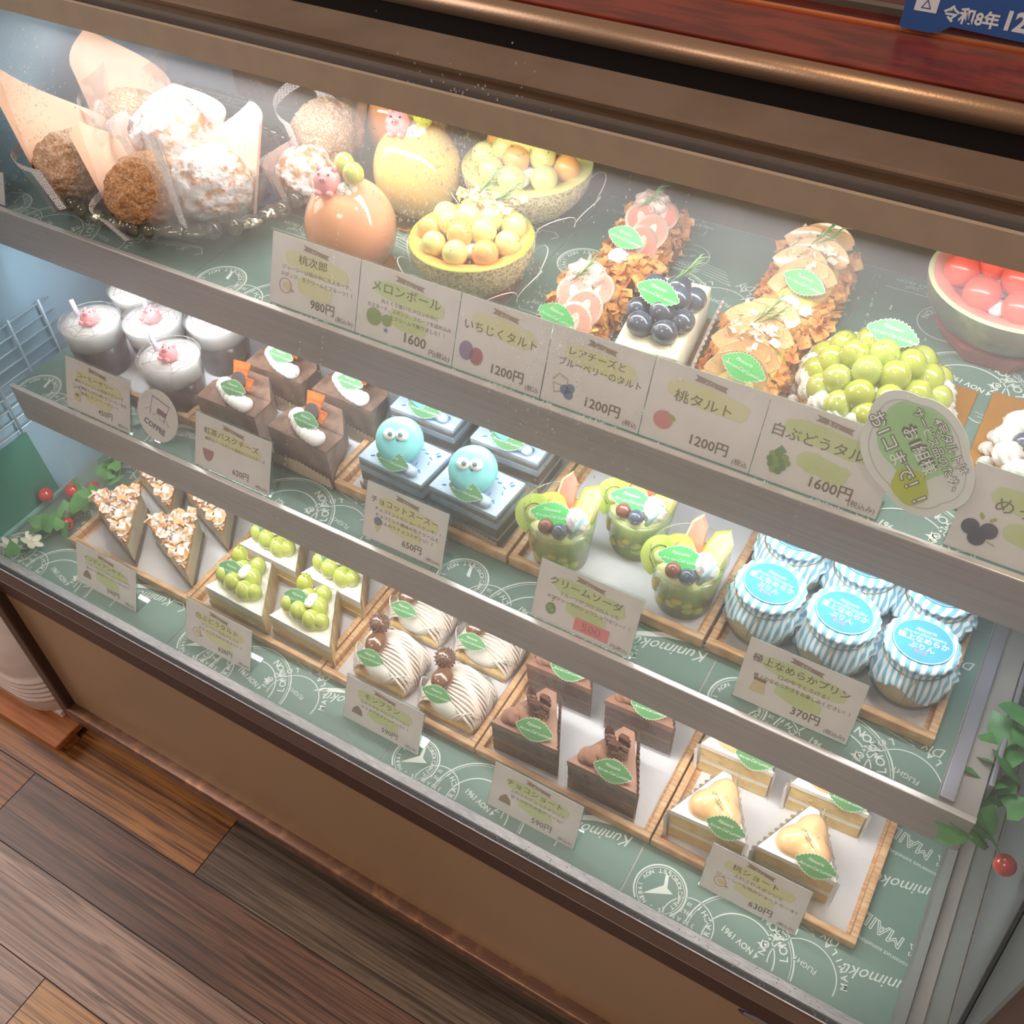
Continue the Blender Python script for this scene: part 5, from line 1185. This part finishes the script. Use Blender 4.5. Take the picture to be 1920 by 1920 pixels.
# ------------------------------------------------------------------ peach shortcakes
def pshort():
    t = T('peach_shortcake', '', 'cake slice', (0, 0, 0), 0, 'peach shortcakes with green leaf cards'); V = [(-.036, -.026), (.034, -.020), (-.004, .034), (-.012, .034)]
    for z0, z1, m, nm, k in ((.001, .015, SPG, 'sponge', 1), (.015, .020, WC, 'cream_layer', .99), (.020, .036, SPG, 'sponge', 1), (.036, .0415, WC, 'cream_top', 1.03)): P1(nm, prism([(x * k, y * k) for x, y in V], z0, z1), m, t, False)
    mt = jelly('short_peach_glaze', '#f5cb94', '#f2b08e', .4, .65)
    tri = lambda d: (.20 * math.cos(3 * (math.atan2(d.y, d.x) - PI / 2)) + .05 * noise.noise(d * 2.5)) * math.hypot(d.x, d.y)
    P1('peach_piece', ell((-.002, .000, .0405), (.0235, .0245, .0150), 40, 24, tri), mt, t)
    rs = MB(); rs.add(tube([(0, 0, 0), (.008, .004, .001), (.018, .007, .002)], .0004, 5))
    for k in range(9): rs.add(ell((.006 + .0013 * k, .003 + .0005 * k + .0014 * (-1) ** k, .0018), (.0016, .0007, .0007), 8, 5))
    rs.build('thyme_sprig', M('dry_thyme', '#a79a72', .7), t, None, TR(.006, -.010, .0545, R(0), R(5), R(118)))
    mb = MB()
    for k in range(5): mb.add(ell((-.006 + .003 * k, .001 + .002 * (k % 2), .0545), .0014, 8, 6))
    mb.build('jelly_drop', clear('water_bead'), t)
    P1('ruffled_paper', sheet(lambda u, v: (-.039 + .024 * u + .0020 * math.sin(u * 60) - .003 * v, -.030 + .064 * u, .001 + .034 * v), 60, 4), M('white_ruffle_paper', '#edeaea', .6), t)
    filmcorner(t, [(.038, -.024), (.000, .038)], .043)
    leaf(t, .014, -.020, .0475, 5, 42, False, 1.1)
    return t
q0 = pshort(); q0.scale = (1, 1, 1.22)
for x, y, lb, rz in ((.0035, .468, 'peach shortcake with sprig at the right end of its tray', -3), (-.082, .540, 'peach shortcake back left of its tray, cream corner under the rail', -2), (.008, .543, 'peach shortcake back right of its tray, under the rail', -2)):
    dup(q0, (x, y, IB), R(rz), lb)
q0.location = (-.079, .462, IB); q0['label'] = 'peach shortcake with sprig, closest to the chocolate cakes'; q0.rotation_euler = (0, 0, R(-2))

# ================================================================== garlands
IVY = M('ivy_green', '#5c9a56', .4, col2='#4a8548', vs=40); BERRY = M('berry_red', '#d3413a', .2, col2='#b9322e', vs=60, coat=.8); PET = M('white_petal', '#e8e6d8', .6); STEM = M('vine_green', '#6f8f5a', .6)
def ivyleaf(s):
    pts = [(0, -.2), (.45, -.35), (.62, .1), (.38, .55), (0, 1.0), (-.38, .55), (-.62, .1), (-.45, -.35)]
    v = [(0, .1, .08)] + [(x, y, -.10 * abs(x)) for x, y in pts]; return [(a * s, b * s, c * s) for a, b, c in v], [(0, 1 + k, 1 + (k + 1) % 8) for k in range(8)]
def garland(name, label, pts, leaves, berries, flowers, seed, ls=.014):
    o = Vector(pts[0]); t = T(name, label, 'garland', pts[0]); rnd = random.Random(seed)
    P1('vine', tube([Vector(p) - o for p in pts], .0011, 6), STEM, t)
    n = len(pts) - 1
    for k in range(leaves):
        q = rnd.random() * n; i = min(int(q), n - 1); p = Vector(pts[i]).lerp(Vector(pts[i + 1]), q - i) - o + Vector((rnd.gauss(0, .011), rnd.gauss(0, .011), rnd.uniform(.003, .018)))
        P1('leaf', ivyleaf(ls * rnd.uniform(.7, 1.25)), IVY, t, True, TR(p.x, p.y, p.z, R(rnd.uniform(0, 60)), R(rnd.uniform(-30, 30)), rnd.uniform(0, 6.28)))
    for p in berries: P1('berry', ell((0, 0, 0), p[3], 14, 10), BERRY, t, True, Matrix.Translation(Vector(p[:3]) - o))
    for p in flowers:
        mb = MB()
        for k in range(5):
            mb.add(ell((0, .007, .001), (.0042, .0068, .0012), 10, 6), 0, True, TR(0, 0, 0, R(18), 0, 2 * PI * k / 5))
        mb.add(ell((0, 0, .001), .0022, 8, 6), 1); mb.build('flower', [PET, M('flower_heart', '#cfc88a', .6)], t, None, TR(p[0] - o.x, p[1] - o.y, p[2] - o.z, R(38), R(-10), rnd.uniform(0, 6), 1.15))
    return t
garland('ivy_garland', 'ivy garland with orange-red berries and white flowers at the left end of the case floor', [(-.965, .375, .398), (-.945, .41, .400), (-.935, .45, .402), (-.948, .50, .404), (-.955, .56, .402)], 30,
        [(-.985, .455, .415, .0095), (-.965, .480, .410, .0100), (-.949, .498, .408, .0085), (-.930, .556, .412, .0075), (-.934, .437, .405, .0092)], [(-.945, .392, .408), (-.962, .374, .408)], 3, .017)
garland('ivy_garland', 'ivy garland with shiny red berries climbing the right end of the middle shelf', [(.112, .475, .56), (.116, .50, .575), (.122, .535, .585), (.128, .57, .60), (.130, .62, .62), (.128, .68, .64)], 46,
        [(.1150, .548, .578, .0105), (.1250, .528, .572, .0085), (.142, .475, .545, .0090)], [], 12, .022)
t = bpy.data.objects['ivy_garland.001']
P1('tendril', tube([Vector((.112 + .012 * math.sin(k * .5), .475 + .002 * k, .56 - .0035 * k + .00035 * k * k)) - Vector((.112, .475, .56)) for k in range(14)], .0009, 6), STEM, t)

# ================================================================== left end inside the case
t = T('teal_panel', 'flat teal plastic panel standing against the left inner wall', 'panel', (-.990, .420, ZB + .0008))
P1('board', ([(-.011, -.058, .0), (-.011, .060, 0), (-.011, .057, .105), (-.011, -.058, .105), (-.005, -.058, .0), (-.005, .060, 0), (-.009, .057, .105), (-.009, -.058, .105)], [(0, 3, 2, 1), (4, 5, 6, 7), (0, 1, 5, 4), (1, 2, 6, 5), (2, 3, 7, 6), (3, 0, 4, 7)]), TEAL, t, False)
P1('edge_strip', box2(-.005, .000, -.058, .066, 0, .006, .001), M('pale_teal_edge', '#7fae a8'.replace(' ', ''), .4), t, False)
t = T('wire_rack', 'pale blue wire rack fixed flat on the left inner wall', 'rack', (-.996, .50, .51))
WR = M('pale_blue_wire', '#bcd2e2', .35, .3)
mb = MB()
for k in range(9): mb.add(tube([(0, -.09, .0 + .016 * k), (0, .075, .0 + .016 * k)], .0012, 6))
mb.build('long_wires', WR, t)
mb = MB()
for k in range(4): mb.add(tube([(.002, -.075 + .045 * k, -.004), (.002, -.075 + .045 * k, .134)], .0016, 6))
mb.build('cross_wires', WR, t)

# ================================================================== behind the case: red-brown counter with a blue notice
RW = M('red_brown_wood', '#7c2f1c', .3, col2='#5e2114', vs=6, stretch=(3, 14, 14)); RE = M('orange_wood_edge', '#b8683a', .4)
t = T('wooden_counter', 'glossy red-brown wooden counter behind the display case', 'counter', (-.3, .82, 0))
P1('counter_top', box2(-1.2, .9, .007, .088, .945, .970, .001), RW, t, False)
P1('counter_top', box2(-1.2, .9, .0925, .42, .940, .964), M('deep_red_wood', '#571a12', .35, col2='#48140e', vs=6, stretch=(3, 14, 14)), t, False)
P1('counter_edging', box2(-1.2, .9, .0882, .0923, .946, .9725, .001), RE, t, False)
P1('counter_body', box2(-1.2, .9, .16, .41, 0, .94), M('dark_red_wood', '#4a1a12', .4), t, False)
t = T('notice_board', 'blue printed notice reading 令和8年12月 standing on the red counter', 'sign', (-.104, .905, .9728))
mx = TR(0, 0, .0, R(72), 0, 0)
pl = [(-.068, .004), (-.066, .001), (-.044, .0005), (-.034, .003), (-.028, .0075), (.09, .0035), (.09, .075), (-.068, .075)]
P1('board', prism(pl, 0, .002), M('deep_blue_print', '#1c4584', .35), t, False, mx)
mb = MB().add(text('令和8年', .0125, -.0150, .0165, .0023, bold=.03), 0, False); mb.add(text('12月3', .0185, .0330, .0190, .0023, bold=.04), 0, False)
mb.add(box2(-.060, -.042, .0150, .026, .0021, .0024), 0, False); mb.add(text('△', .009, -.051, .0205, .0027), 1, False)
mb.build('lettering', [M('grey_white_print', '#c3c4ca', .4), M('deep_blue_print')], t, None, mx)
P1('tan_field', fan([(.004, .040), (.030, .033), (.09, .035), (.09, .072), (.004, .072)], .0022), M('tan_print', '#c9ab86', .4), t, False, mx)

# ================================================================== beside the case: white bin on a wooden plant stand
t = T('white_bin', 'white plastic bin with ribbed lower edge standing left of the case', 'bin', (-1.158, .487, .045))
def rrect(w_, d, r, n=10):
    p = []
    for cx, cy, a0 in ((w_/2 - r, d/2 - r, 0), (-w_/2 + r, d/2 - r, 90), (-w_/2 + r, -d/2 + r, 180), (w_/2 - r, -d/2 + r, 270)):
        for k in range(n + 1): a = R(a0 + 90 * k / n); p.append((cx + r * math.cos(a), cy + r * math.sin(a)))
    return p
def loft(levels, w_=.34, d=.36, r=.07):
    base = rrect(w_, d, r); n = len(base); v = []; f = []
    for s, z in levels: v += [(x * s, y * s, z) for x, y in base]
    for j in range(len(levels) - 1):
        for i in range(n): f.append((j*n + i, j*n + (i+1) % n, (j+1)*n + (i+1) % n, (j+1)*n + i))
    f.append(tuple(range(n - 1, -1, -1))); f.append(tuple((len(levels) - 1) * n + i for i in range(n))); return v, f
WPL = M('white_plastic', '#d9c9c2', .35)
lv = [(.93, 0), (.945, .004), (.95, .030)]
for k in range(5): z = .034 + .011 * k; lv += [(.955, z), (.972, z + .0025), (.972, z + .006), (.955, z + .0085)]
lv += [(.955, .095), (.985, .270)]
P1('bin_body', loft(lv), WPL, t); P1('bin_lid', loft([(.995, .271), (.995, .286), (.94, .294)]), WPL, t)
P1('bin_foot', box2(.10, .145, -.155, -.12, -.012, .002, .002), WPL, t, False)
t = T('plant_stand', 'low orange-brown wooden stand under the white bin', 'stand', (-1.158, .487, 0))
WO = M('orange_stand_wood', '#a8683a', .5, col2='#8f5430', vs=10, stretch=(1, 12, 12))
P1('stand_top', box2(-.18, .172, -.195, .18, .018, .032, .002), WO, t, False)
for x, y in ((-.16, -.17), (.155, -.17), (-.16, .16), (.155, .16)): P1('leg', box2(x - .014, x + .014, y - .012, y + .012, 0, .018, .001), WO, t, False)
